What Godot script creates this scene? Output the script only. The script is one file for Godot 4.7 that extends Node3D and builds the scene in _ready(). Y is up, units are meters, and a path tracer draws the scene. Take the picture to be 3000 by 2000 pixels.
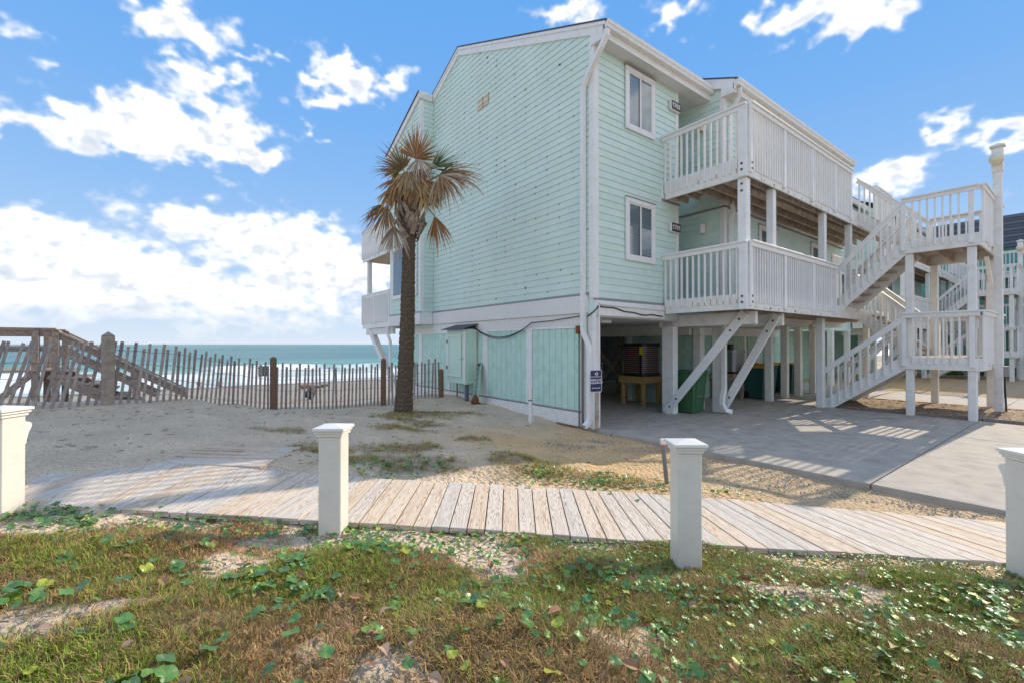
extends Node3D
# Mint beach house on pilings, boardwalk and sand fence by the sea. World: x along the facade, -z towards the sea, y up, metres.

var M := {}
var rng := RandomNumberGenerator.new()
var cache := {}
var used := {}
var ctrl: PackedVector3Array = []
var bump_noise := FastNoiseLite.new()
var veg_noise := FastNoiseLite.new()
var patch_noise := FastNoiseLite.new()
const EYE := Vector3(-6.88, 1.71, 6.33)
const RT := Vector3(0.7976, 0, 0.6032)
const FW := Vector3(0.6032, 0, -0.7976)
const WALK_NEAR := [Vector3(-8.5, 0.5, 0.55), Vector3(-7.78, 0.47, 1.25), Vector3(-7.4, 0.44, 1.52), Vector3(-7.07, 0.42, 1.76), Vector3(-6.53, 0.38, 2.15), Vector3(-5.75, 0.31, 2.7), Vector3(-5.48, 0.28, 2.87), Vector3(-4.85, 0.21, 3.26), Vector3(-4.08, 0.13, 3.79), Vector3(-2.87, 0.07, 4.82), Vector3(-1.74, 0.035, 5.84), Vector3(-0.96, 0.03, 6.63), Vector3(-0.2, 0.03, 7.5)]
const WALK_FAR := [Vector3(-7.85, 0.5, -0.5), Vector3(-7.14, 0.48, 0.15), Vector3(-6.78, 0.46, 0.46), Vector3(-6.41, 0.44, 0.76), Vector3(-5.77, 0.38, 1.28), Vector3(-5.08, 0.31, 1.76), Vector3(-4.79, 0.28, 1.93), Vector3(-4.16, 0.22, 2.32), Vector3(-3.34, 0.14, 2.84), Vector3(-2.3, 0.075, 3.72), Vector3(-1.37, 0.045, 4.76), Vector3(-0.7, 0.035, 5.58), Vector3(0.05, 0.035, 6.6)]

# ---------------------------------------------------------------- nodes
func numbered(n: String) -> String:
	if not used.has(n):
		used[n] = 0
		return n
	used[n] += 1
	return "%s_%03d" % [n, used[n]]

func tag(o: Node3D, label := "", category := "", group := "", kind := "") -> void:
	if label != "": o.set_meta("label", label)
	if category != "": o.set_meta("category", category)
	if group != "": o.set_meta("group", group)
	if kind != "": o.set_meta("kind", kind)

func thing(called: String, label: String, category: String, at := Vector3.ZERO, group := "") -> Node3D:
	var o := Node3D.new()
	o.name = numbered(called)
	add_child(o)
	o.position = at
	tag(o, label, category, group)
	return o

func obj(called: String, mesh: Mesh, mat: Material, parent: Node3D = null, xf := Transform3D()) -> MeshInstance3D:
	var o := MeshInstance3D.new()
	o.mesh = mesh
	o.material_override = mat
	if parent == null or parent == self:
		o.name = numbered(called)
		add_child(o)
		o.transform = xf
	else:
		o.name = called
		parent.add_child(o, true)
		o.transform = parent.global_transform.affine_inverse() * xf
	return o

# ---------------------------------------------------------------- mesh helpers
func face(st: SurfaceTool, pts: Array, n: Vector3, uvs: Array = []) -> void:
	for i in range(1, pts.size() - 1):
		var ids := [0, i, i + 1]
		if ((pts[i] - pts[0]) as Vector3).cross(pts[i + 1] - pts[0]).dot(n) > 0.0:
			ids = [0, i + 1, i]
		for k in ids:
			st.set_normal(n)
			st.set_uv(uvs[k] if uvs.size() else Vector2.ZERO)
			st.add_vertex(pts[k])

func poly(st: SurfaceTool, pts: Array, mid: Vector3, uvs: Array = []) -> void:
	var n: Vector3 = (pts[1] - pts[0]).cross(pts[2] - pts[0]).normalized()
	if n.dot((pts[0] + pts[1] + pts[2]) / 3.0 - mid) < 0.0: n = -n
	face(st, pts, n, uvs)

func begin() -> SurfaceTool:
	var st := SurfaceTool.new()
	st.begin(Mesh.PRIMITIVE_TRIANGLES)
	return st

func add_box(st: SurfaceTool, sz: Vector3, b := 0.004, xf := Transform3D(), uvo := Vector2.ZERO) -> void:
	var h := sz * 0.5
	b = minf(b, minf(h.x, minf(h.y, h.z)) * 0.45)
	var long := 0
	if sz.y > sz.x and sz.y >= sz.z: long = 1
	elif sz.z > sz.x and sz.z > sz.y: long = 2
	for ax in 3:
		for s in [-1.0, 1.0]:
			var u := (ax + 1) % 3
			var v := (ax + 2) % 3
			var pts := []
			var uvs := []
			for c in [[-1, -1], [1, -1], [1, 1], [-1, 1]]:
				var p := Vector3.ZERO
				p[ax] = s * h[ax]
				p[u] = c[0] * (h[u] - b)
				p[v] = c[1] * (h[v] - b)
				pts.append(xf * p)
				var uu := u if u == long or ax == long else v
				var vv := v if uu == u else u
				uvs.append(Vector2(p[uu], p[vv]) + uvo + Vector2(0, ax * 0.37))
			var n := Vector3.ZERO
			n[ax] = s
			face(st, pts, (xf.basis * n).normalized(), uvs)
	if b < 0.0005: return
	for ax in 3:
		var u := (ax + 1) % 3
		var v := (ax + 2) % 3
		for su in [-1.0, 1.0]:
			for sv in [-1.0, 1.0]:
				var pts := []
				var uvs := []
				for e in [[-1, 0], [1, 0], [1, 1], [-1, 1]]:
					var p := Vector3.ZERO
					p[ax] = e[0] * (h[ax] - b)
					p[u] = su * (h[u] if e[1] == 0 else h[u] - b)
					p[v] = sv * (h[v] - b if e[1] == 0 else h[v])
					pts.append(xf * p)
					uvs.append(Vector2(p[long], p[u] + p[v]) + uvo)
				var n := Vector3.ZERO
				n[u] = su
				n[v] = sv
				face(st, pts, (xf.basis * n).normalized(), uvs)
	for sx in [-1.0, 1.0]:
		for sy in [-1.0, 1.0]:
			for sz2 in [-1.0, 1.0]:
				var a := Vector3(sx * h.x, sy * (h.y - b), sz2 * (h.z - b))
				var c := Vector3(sx * (h.x - b), sy * h.y, sz2 * (h.z - b))
				var d := Vector3(sx * (h.x - b), sy * (h.y - b), sz2 * h.z)
				face(st, [xf * a, xf * c, xf * d], (xf.basis * Vector3(sx, sy, sz2)).normalized(), [uvo, uvo, uvo])

func bx(sz: Vector3, b := 0.004, variant := 0) -> Mesh:
	var key := "%.3f %.3f %.3f %.4f %d" % [sz.x, sz.y, sz.z, b, variant]
	if not cache.has(key):
		var st := begin()
		add_box(st, sz, b, Transform3D(), Vector2(variant * 0.61, variant * 0.173))
		cache[key] = st.commit()
	return cache[key]

# box between two corners, in world coordinates
func box(called: String, mat: Material, parent: Node3D, a: Vector3, c: Vector3, b := 0.004) -> MeshInstance3D:
	var sz := (c - a).abs()
	return obj(called, bx(sz, b), mat, parent, Transform3D(Basis(), (a + c) * 0.5))

func along(p: Vector3, q: Vector3, up := Vector3.UP) -> Transform3D:
	var x := (q - p).normalized()
	var z := x.cross(up)
	if z.length() < 0.01: z = x.cross(Vector3.RIGHT)
	z = z.normalized()
	return Transform3D(Basis(x, z.cross(x), z), (p + q) * 0.5)

# bar from p to q, w across, h in the upright direction
func bar(called: String, mat: Material, parent: Node3D, p: Vector3, q: Vector3, w: float, h: float, b := 0.004, up := Vector3.UP, variant := 0) -> MeshInstance3D:
	return obj(called, bx(Vector3(p.distance_to(q), h, w), b, variant), mat, parent, along(p, q, up))

func smooth_quad(st: SurfaceTool, q: Array, n: Array, uv: Vector2) -> void:
	for tri_ in [[0, 1, 2], [0, 2, 3]]:
		var ids: Array = tri_
		if ((q[ids[1]] - q[ids[0]]) as Vector3).cross(q[ids[2]] - q[ids[0]]).dot(n[ids[0]] + n[ids[1]] + n[ids[2]]) > 0.0: ids = [ids[0], ids[2], ids[1]]
		for id in ids:
			st.set_normal(n[id])
			st.set_uv(uv)
			st.add_vertex(q[id])

func tube(st: SurfaceTool, pts: Array, radii: Array, sides := 8, cap := true) -> void:
	var rings := []
	var prev_up := Vector3.UP
	for i in pts.size():
		var t: Vector3 = (pts[mini(i + 1, pts.size() - 1)] - pts[maxi(i - 1, 0)]).normalized()
		var x := t.cross(prev_up)
		if x.length() < 0.05: x = t.cross(Vector3.RIGHT)
		x = x.normalized()
		var y := x.cross(t).normalized()
		prev_up = y
		var ring := []
		for k in sides:
			var a := TAU * k / sides
			ring.append([pts[i] + (x * cos(a) + y * sin(a)) * radii[i], x * cos(a) + y * sin(a)])
		rings.append(ring)
	for i in pts.size() - 1:
		for k in sides:
			var k2 := (k + 1) % sides
			var q := [rings[i][k], rings[i + 1][k], rings[i + 1][k2], rings[i][k2]]
			smooth_quad(st, [q[0][0], q[1][0], q[2][0], q[3][0]], [q[0][1], q[1][1], q[2][1], q[3][1]], Vector2(float(k) / sides, i * 0.1))
	if cap:
		for e in [0, pts.size() - 1]:
			var n: Vector3 = (pts[0] - pts[1]).normalized() if e == 0 else (pts[-1] - pts[-2]).normalized()
			var loop := []
			for k in sides: loop.append(rings[e][k][0])
			face(st, loop, n)

func pipe(called: String, mat: Material, parent: Node3D, pts: Array, r: float, sides := 8) -> MeshInstance3D:
	var st := begin()
	var rr := []
	for p in pts: rr.append(r)
	tube(st, pts, rr, sides)
	return obj(called, st.commit(), mat, parent)

# a square-section pipe that follows points (a downspout)
func spout(called: String, mat: Material, parent: Node3D, pts: Array, w: float, side: Vector3) -> MeshInstance3D:
	var st := begin()
	var rings := []
	for i in pts.size():
		var t: Vector3 = (pts[mini(i + 1, pts.size() - 1)] - pts[maxi(i - 1, 0)]).normalized()
		var y := side.cross(t).normalized() * w * 0.5
		var x := side * w * 0.4
		rings.append([pts[i] + x + y, pts[i] - x + y, pts[i] - x - y, pts[i] + x - y])
	for i in pts.size() - 1:
		for k in 4:
			poly(st, [rings[i][k], rings[i][(k + 1) % 4], rings[i + 1][(k + 1) % 4], rings[i + 1][k]], (pts[i] + pts[i + 1]) * 0.5)
	return obj(called, st.commit(), mat, parent)

# convex polygon pts pushed along off
func prism(pts: Array, off: Vector3) -> Mesh:
	var st := begin()
	var mid := Vector3.ZERO
	for p in pts: mid += p
	mid = mid / pts.size() + off * 0.5
	poly(st, pts, mid)
	var back := []
	for p in pts: back.append(p + off)
	poly(st, back, mid)
	for i in pts.size():
		var j := (i + 1) % pts.size()
		poly(st, [pts[i], pts[j], back[j], back[i]], mid)
	return st.commit()

func lathe(st: SurfaceTool, prof: Array, sides := 20, xf := Transform3D()) -> void:
	for i in prof.size() - 1:
		var a: Vector2 = prof[i]
		var c: Vector2 = prof[i + 1]
		var nn := Vector2(c.y - a.y, -(c.x - a.x)).normalized()
		for k in sides:
			var t0 := TAU * k / sides
			var t1 := TAU * (k + 1) / sides
			var d0 := Vector3(cos(t0), 0, sin(t0))
			var d1 := Vector3(cos(t1), 0, sin(t1))
			var up := Vector3.UP
			var q := [d0 * a.x + up * a.y, d0 * c.x + up * c.y, d1 * c.x + up * c.y, d1 * a.x + up * a.y]
			var n := [d0 * nn.x + up * nn.y, d0 * nn.x + up * nn.y, d1 * nn.x + up * nn.y, d1 * nn.x + up * nn.y]
			for id in 4:
				q[id] = xf * q[id]
				n[id] = (xf.basis * n[id]).normalized()
			smooth_quad(st, q, n, Vector2(float(k) / sides, float(i) / prof.size()))

# ---------------------------------------------------------------- materials
func col(r: float, g: float, b: float) -> Color:
	return Color(r, g, b).linear_to_srgb()

func noise(s: int, freq: float, oct := 4, type := FastNoiseLite.TYPE_SIMPLEX_SMOOTH) -> FastNoiseLite:
	var n := FastNoiseLite.new()
	n.seed = s
	n.frequency = freq
	n.noise_type = type
	n.fractal_octaves = oct
	return n

func ntex(s: int, freq: float, ramp: Array, size := 512, oct := 5) -> NoiseTexture2D:
	var t := NoiseTexture2D.new()
	t.width = size
	t.height = size
	t.seamless = true
	t.noise = noise(s, freq, oct)
	if ramp.size():
		var g := Gradient.new()
		var off := PackedFloat32Array()
		var cs := PackedColorArray()
		for r in ramp:
			off.append(r[0])
			cs.append(r[1])
		g.offsets = off
		g.colors = cs
		t.color_ramp = g
	return t

func mat(c: Color, rough := 0.6, metal := 0.0) -> StandardMaterial3D:
	var m := StandardMaterial3D.new()
	m.albedo_color = c
	m.roughness = rough
	m.metallic = metal
	return m

func tri(tex: Texture2D, scale: float, rough := 0.6, world := true, bump: Texture2D = null, depth := 1.0) -> StandardMaterial3D:
	var m := StandardMaterial3D.new()
	m.albedo_texture = tex
	m.roughness = rough
	m.uv1_triplanar = true
	m.uv1_world_triplanar = world
	m.uv1_scale = Vector3.ONE * scale
	if bump:
		m.heightmap_enabled = true
		m.heightmap_texture = bump
		m.heightmap_scale = depth
	return m

func gable_texture() -> ImageTexture:   # 10.6 m of wall by 8.4 m, one pixel per centimetre
	var w := 1060
	var h := 840
	var im := Image.create(w, h, false, Image.FORMAT_RGB8)
	var base := Vector3(0.69, 0.855, 0.8)
	var n1 := noise(5, 0.011, 4)
	var n2 := noise(6, 0.12, 2)
	for y in h:
		for x in w:
			var k := 0.5 + 0.055 * n1.get_noise_2d(x, y * 0.6) + 0.018 * n2.get_noise_2d(x, y)
			var bd := int((h - 1 - y + 2 - 18) / 14.7)
			var piece := int((x + (bd * 7919 % 311)) / (240 + bd * 37 % 130))
			var f := 0.5 + k + 0.028 * (fposmod(sin(bd * 12.9898 + piece * 78.233) * 43758.5, 1.0) - 0.5)
			if (x + (bd * 7919 % 311)) % (240 + bd * 37 % 130) == 0: f -= 0.13
			im.set_pixel(x, y, Color(base.x * f, base.y * f, base.z * (f - 0.02 + 0.03 * n1.get_noise_2d(x + 900, y))).linear_to_srgb())
	var r := RandomNumberGenerator.new()
	r.seed = 77
	for s in 25:
		for b in 54:
			if r.randf() < 0.35: continue
			var cx := int((0.28 + s * 0.407 + r.randf_range(-0.03, 0.03)) * 100.0)
			var cy := h - int((0.205 + b * 0.147 - 0.03 + r.randf_range(-0.012, 0.012)) * 100.0)
			var a := pow(r.randf(), 2.4) * 0.7 + 0.06
			var rad := r.randf_range(0.9, 1.9) + (0.9 if r.randf() < 0.12 else 0.0)
			var drip := int(r.randf_range(2, 9)) if r.randf() < 0.22 else 0
			for dy in range(-4, 5 + drip):
				for dx in range(-5, 6):
					var px := cx + dx
					var py := cy + dy
					if px < 0 or py < 0 or px >= w or py >= h: continue
					var d := sqrt(dx * dx * 0.6 + dy * dy)
					var k := clampf(rad + 0.6 - d, 0.0, 1.0) * a
					if dy > 0 and absi(dx) < 2 and drip: k = maxf(k, a * 0.3 * (1.0 - float(dy) / (5 + drip)))
					if k > 0.0:
						im.set_pixel(px, py, im.get_pixel(px, py).lerp(Color(0.42, 0.29, 0.14) if r.randf() < 0.8 else Color(0.25, 0.2, 0.13), k))
	for yy in range(244, 276):      # a patch of bare boards with rusty seams
		for xx in range(428, 486):
			var k := 0.8 if (xx - 428) % 29 > 2 and yy < 273 else 1.0
			im.set_pixel(xx, yy, im.get_pixel(xx, yy).lerp(Color(0.86, 0.8, 0.68) if k < 0.9 else Color(0.5, 0.3, 0.13), k))
	return ImageTexture.create_from_image(im)

func plank_texture(light: Vector3, dark: Vector3, s: int, grey := 0.0) -> ImageTexture:
	var w := 1024
	var h := 512
	var im := Image.create(w, h, false, Image.FORMAT_RGB8)
	var n1 := noise(s, 1.0, 3)
	var n2 := noise(s + 1, 1.0, 2)
	var n3 := noise(s + 2, 1.0, 3)
	for y in h:
		var v := float(y) / h
		for x in w:
			var u := float(x) / w
			var t := v * 15.0 + 5.0 * n1.get_noise_2d(u * 1.3, v * 3.6) + 0.35 * n2.get_noise_2d(u * 3.0, v * 30.0)
			var f := t - floorf(t)
			var ring := smoothstep(0.45, 0.93, f) * (1.0 - smoothstep(0.93, 1.0, f))
			var fine := n2.get_noise_2d(u * 14.0, v * 190.0)
			var tone := 0.5 + 0.5 * n3.get_noise_2d(u * 2.0 + 30.0, v * 7.0)
			var c := light.lerp(dark, clampf(ring * (0.45 + 0.75 * tone) + 0.16 * fine + 0.5 * (tone - 0.5), 0.0, 1.0))
			c = c.lerp(Vector3.ONE * (c.x + c.y + c.z) / 3.0, grey)
			im.set_pixel(x, y, Color(c.x, c.y, c.z).linear_to_srgb())
	return ImageTexture.create_from_image(im)

func make_materials() -> void:
	var white := ntex(11, 0.012, [[0.0, col(0.77, 0.75, 0.7)], [0.3, col(0.83, 0.82, 0.79)], [0.6, col(0.86, 0.85, 0.825)], [1.0, col(0.88, 0.87, 0.85)]])
	M.white = tri(white, 0.5, 0.5)
	var grime := ntex(12, 0.02, [[0.0, col(0.7, 0.66, 0.57)], [0.22, col(0.79, 0.77, 0.715)], [0.5, col(0.83, 0.815, 0.775)], [1.0, col(0.86, 0.845, 0.815)]])
	M.worn = tri(grime, 0.4, 0.6)
	var rusty := ntex(13, 0.03, [[0.0, col(0.36, 0.2, 0.09)], [0.13, col(0.55, 0.42, 0.27)], [0.19, col(0.76, 0.73, 0.67)], [0.5, col(0.81, 0.79, 0.75)], [1.0, col(0.83, 0.815, 0.785)]])
	M.rustwhite = tri(rusty, 1.1, 0.6)
	M.vinyl = tri(ntex(14, 0.01, [[0.0, col(0.79, 0.765, 0.715)], [1.0, col(0.84, 0.82, 0.775)]]), 0.8, 0.35)
	M.joist = tri(ntex(15, 0.012, [[0.0, col(0.27, 0.2, 0.15)], [0.5, col(0.42, 0.34, 0.27)], [1.0, col(0.55, 0.48, 0.41)]]), 0.8, 0.8)
	M.mint = tri(ntex(16, 0.01, [[0.0, col(0.635, 0.8, 0.74)], [0.5, col(0.68, 0.845, 0.79)], [1.0, col(0.72, 0.875, 0.825)]]), 0.45, 0.5)
	M.mintb = tri(ntex(116, 0.014, [[0.0, col(0.6, 0.775, 0.71)], [0.5, col(0.66, 0.825, 0.765)], [1.0, col(0.7, 0.86, 0.8)]]), 0.5, 0.5)
	M.mintc = tri(ntex(117, 0.008, [[0.0, col(0.655, 0.81, 0.755)], [1.0, col(0.735, 0.885, 0.84)]]), 0.4, 0.5)
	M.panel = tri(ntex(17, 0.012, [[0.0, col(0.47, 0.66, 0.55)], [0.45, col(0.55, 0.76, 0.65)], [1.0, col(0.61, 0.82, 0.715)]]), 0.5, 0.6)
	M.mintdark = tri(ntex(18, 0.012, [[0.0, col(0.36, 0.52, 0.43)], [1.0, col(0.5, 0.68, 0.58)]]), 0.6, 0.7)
	M.teal = tri(ntex(19, 0.012, [[0.0, col(0.13, 0.4, 0.38)], [1.0, col(0.19, 0.5, 0.47)]]), 0.5, 0.6)
	M.cabinet = tri(ntex(20, 0.012, [[0.0, col(0.56, 0.76, 0.63)], [1.0, col(0.63, 0.84, 0.71)]]), 0.7, 0.5)
	var g := StandardMaterial3D.new()
	g.albedo_texture = gable_texture()
	g.roughness = 0.5
	M.gable = g
	M.flash = mat(col(0.3, 0.29, 0.29), 0.5, 0.1)
	M.shingle = tri(ntex(21, 0.05, [[0.0, col(0.05, 0.053, 0.065)], [1.0, col(0.15, 0.15, 0.175)]]), 1.6, 0.9)
	M.shingleB = tri(ntex(22, 0.05, [[0.0, col(0.085, 0.09, 0.105)], [1.0, col(0.2, 0.205, 0.23)]]), 1.6, 0.9)
	M.soffit = mat(col(0.74, 0.72, 0.7), 0.6)
	M.dark = mat(col(0.02, 0.022, 0.024), 0.7)
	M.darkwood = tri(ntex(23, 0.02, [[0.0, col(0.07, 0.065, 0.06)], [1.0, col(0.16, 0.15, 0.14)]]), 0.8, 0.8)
	M.blind = mat(col(0.4, 0.4, 0.38), 0.6)
	M.curtain = mat(col(0.42, 0.44, 0.44), 0.8)
	var glass := mat(Color(0.5, 0.62, 0.68, 0.22), 0.02)
	glass.transparency = BaseMaterial3D.TRANSPARENCY_ALPHA
	glass.metallic_specular = 0.9
	M.glass = glass
	M.mirrorglass = mat(col(0.1, 0.14, 0.16), 0.03, 0.55)
	M.black = mat(col(0.012, 0.012, 0.013), 0.45)
	M.steel = mat(col(0.3, 0.3, 0.31), 0.4, 0.8)
	M.bolt = mat(col(0.1, 0.095, 0.09), 0.5, 0.5)
	M.wire = mat(col(0.16, 0.1, 0.07), 0.6, 0.3)
	M.pipe = mat(col(0.13, 0.15, 0.165), 0.5)
	M.brownpipe = mat(col(0.25, 0.14, 0.1), 0.6)
	M.rust = tri(ntex(24, 0.04, [[0.0, col(0.05, 0.025, 0.012)], [0.5, col(0.22, 0.085, 0.03)], [1.0, col(0.36, 0.17, 0.06)]]), 2.0, 0.9)
	M.peel = tri(ntex(25, 0.035, [[0.0, col(0.02, 0.025, 0.02)], [0.34, col(0.05, 0.06, 0.05)], [0.4, col(0.4, 0.56, 0.47)], [1.0, col(0.5, 0.68, 0.57)]]), 1.7, 0.7)
	# ground
	var sandbump := ntex(31, 0.02, [], 512, 6)
	var s := tri(ntex(30, 0.06, [[0.0, col(0.6, 0.58, 0.56)], [0.4, col(0.88, 0.87, 0.86)], [1.0, Color.WHITE]], 1024, 6), 1.3, 0.95, true, sandbump, 6.0)
	s.vertex_color_use_as_albedo = true
	M.sand = s
	M.conc = tri(ntex(32, 0.007, [[0.0, col(0.3, 0.27, 0.235)], [0.4, col(0.38, 0.345, 0.3)], [0.7, col(0.42, 0.38, 0.33)], [1.0, col(0.46, 0.415, 0.365)]], 1024, 7), 0.33, 0.85)
	M.stainconc = tri(ntex(33, 0.012, [[0.0, col(0.26, 0.22, 0.18)], [0.5, col(0.4, 0.36, 0.32)], [1.0, col(0.5, 0.47, 0.44)]], 512, 6), 0.5, 0.9)
	M.kerb = tri(ntex(34, 0.03, [[0.0, col(0.16, 0.12, 0.1)], [1.0, col(0.36, 0.29, 0.25)]]), 1.0, 0.9)
	M.crack = mat(col(0.1, 0.09, 0.08), 0.95)
	# timber
	var pb := ntex(37, 0.03, [], 256, 3)
	for i in 4:
		var p := StandardMaterial3D.new()
		p.albedo_texture = plank_texture([Vector3(0.66, 0.585, 0.51), Vector3(0.68, 0.58, 0.47), Vector3(0.63, 0.565, 0.5), Vector3(0.66, 0.55, 0.43)][i], [Vector3(0.34, 0.235, 0.155), Vector3(0.36, 0.225, 0.125), Vector3(0.32, 0.245, 0.18), Vector3(0.37, 0.21, 0.105)][i], 40 + i * 5, [0.05, 0.0, 0.12, 0.0][i])
		p.roughness = 0.8
		p.uv1_scale = Vector3(0.42, 2.4, 1)
		M["plank%d" % i] = p
	var nw := StandardMaterial3D.new()
	nw.albedo_texture = plank_texture(Vector3(0.5, 0.33, 0.13), Vector3(0.27, 0.14, 0.04), 70)
	nw.roughness = 0.7
	nw.uv1_scale = Vector3(0.8, 1.9, 1)
	M.newwood = nw
	for i in 3:
		M["picket%d" % i] = tri(ntex(50 + i, 0.02, [[0.0, [col(0.24, 0.195, 0.175), col(0.28, 0.225, 0.195), col(0.19, 0.155, 0.14)][i]], [1.0, [col(0.46, 0.4, 0.36), col(0.5, 0.43, 0.385), col(0.38, 0.325, 0.295)][i]]], 256), 1.3, 0.9)
	M.greypost = tri(ntex(54, 0.02, [[0.0, col(0.24, 0.18, 0.14)], [0.6, col(0.36, 0.295, 0.24)], [1.0, col(0.43, 0.36, 0.3)]]), 0.6, 0.9)
	M.brownpost = tri(ntex(55, 0.02, [[0.0, col(0.14, 0.075, 0.045)], [1.0, col(0.28, 0.17, 0.11)]]), 1.2, 0.85)
	M.oldwood = tri(ntex(56, 0.02, [[0.0, col(0.24, 0.165, 0.12)], [1.0, col(0.46, 0.36, 0.29)]]), 0.9, 0.9)
	# plants
	M.trunk = tri(ntex(60, 0.035, [[0.0, col(0.06, 0.038, 0.022)], [0.4, col(0.17, 0.115, 0.07)], [0.7, col(0.28, 0.2, 0.13)], [1.0, col(0.44, 0.34, 0.25)]], 512, 5), 1.6, 0.95, false, ntex(62, 0.05, [], 512, 5), 8.0)
	M.boot = tri(ntex(61, 0.02, [[0.0, col(0.15, 0.1, 0.07)], [0.6, col(0.33, 0.26, 0.19)], [1.0, col(0.46, 0.38, 0.29)]], 256), 1.6, 0.9)
	var fr := [[0.33, 0.175, 0.065], [0.46, 0.31, 0.14], [0.46, 0.37, 0.27], [0.16, 0.18, 0.045], [0.4, 0.22, 0.1]]
	for i in 5:
		var f := mat(col(fr[i][0], fr[i][1], fr[i][2]), 0.75)
		f.vertex_color_use_as_albedo = true
		f.albedo_color = Color.WHITE
		f.backlight_enabled = true
		f.backlight = col(fr[i][0] * 0.5, fr[i][1] * 0.5, fr[i][2] * 0.4)
		M["frond%d" % i] = f
	M.frond_base = fr
	for i in 4:
		var l := mat([col(0.1, 0.22, 0.055), col(0.16, 0.28, 0.05), col(0.07, 0.165, 0.055), col(0.34, 0.37, 0.04)][i], 0.4)
		l.metallic_specular = 0.5
		l.backlight_enabled = true
		l.backlight = col(0.07, 0.12, 0.01)
		M["leaf%d" % i] = l
	M.dryleaf = mat(col(0.33, 0.17, 0.085), 0.7)
	M.dryleaf2 = mat(col(0.45, 0.3, 0.2), 0.7)
	var gr := mat(Color.WHITE, 0.75)
	gr.vertex_color_use_as_albedo = true
	gr.backlight_enabled = true
	gr.backlight = col(0.12, 0.12, 0.04)
	M.grass = gr
	M.twig = mat(col(0.17, 0.12, 0.085), 0.9)
	M.binGreen = mat(col(0.04, 0.13, 0.05), 0.5)
	M.binTeal = mat(col(0.02, 0.095, 0.095), 0.45)
	M.orange = mat(col(0.72, 0.36, 0.03), 0.5)
	M.navy = mat(col(0.018, 0.022, 0.085), 0.35)
	M.letter = mat(col(0.85, 0.85, 0.85), 0.4)
	M.plaque = mat(col(0.05, 0.03, 0.03), 0.4)
	M.red = mat(col(0.4, 0.03, 0.05), 0.5)
	M.yellow = mat(col(0.7, 0.6, 0.02), 0.5)
	M.coil = tri(ntex(65, 0.05, [[0.0, col(0.03, 0.02, 0.018)], [0.5, col(0.12, 0.06, 0.04)], [1.0, col(0.24, 0.12, 0.08)]]), 2.0, 0.8)
	M.silver = mat(col(0.35, 0.34, 0.33), 0.35, 0.7)
	M.lampglass = mat(col(0.75, 0.68, 0.5), 0.3)

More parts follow.
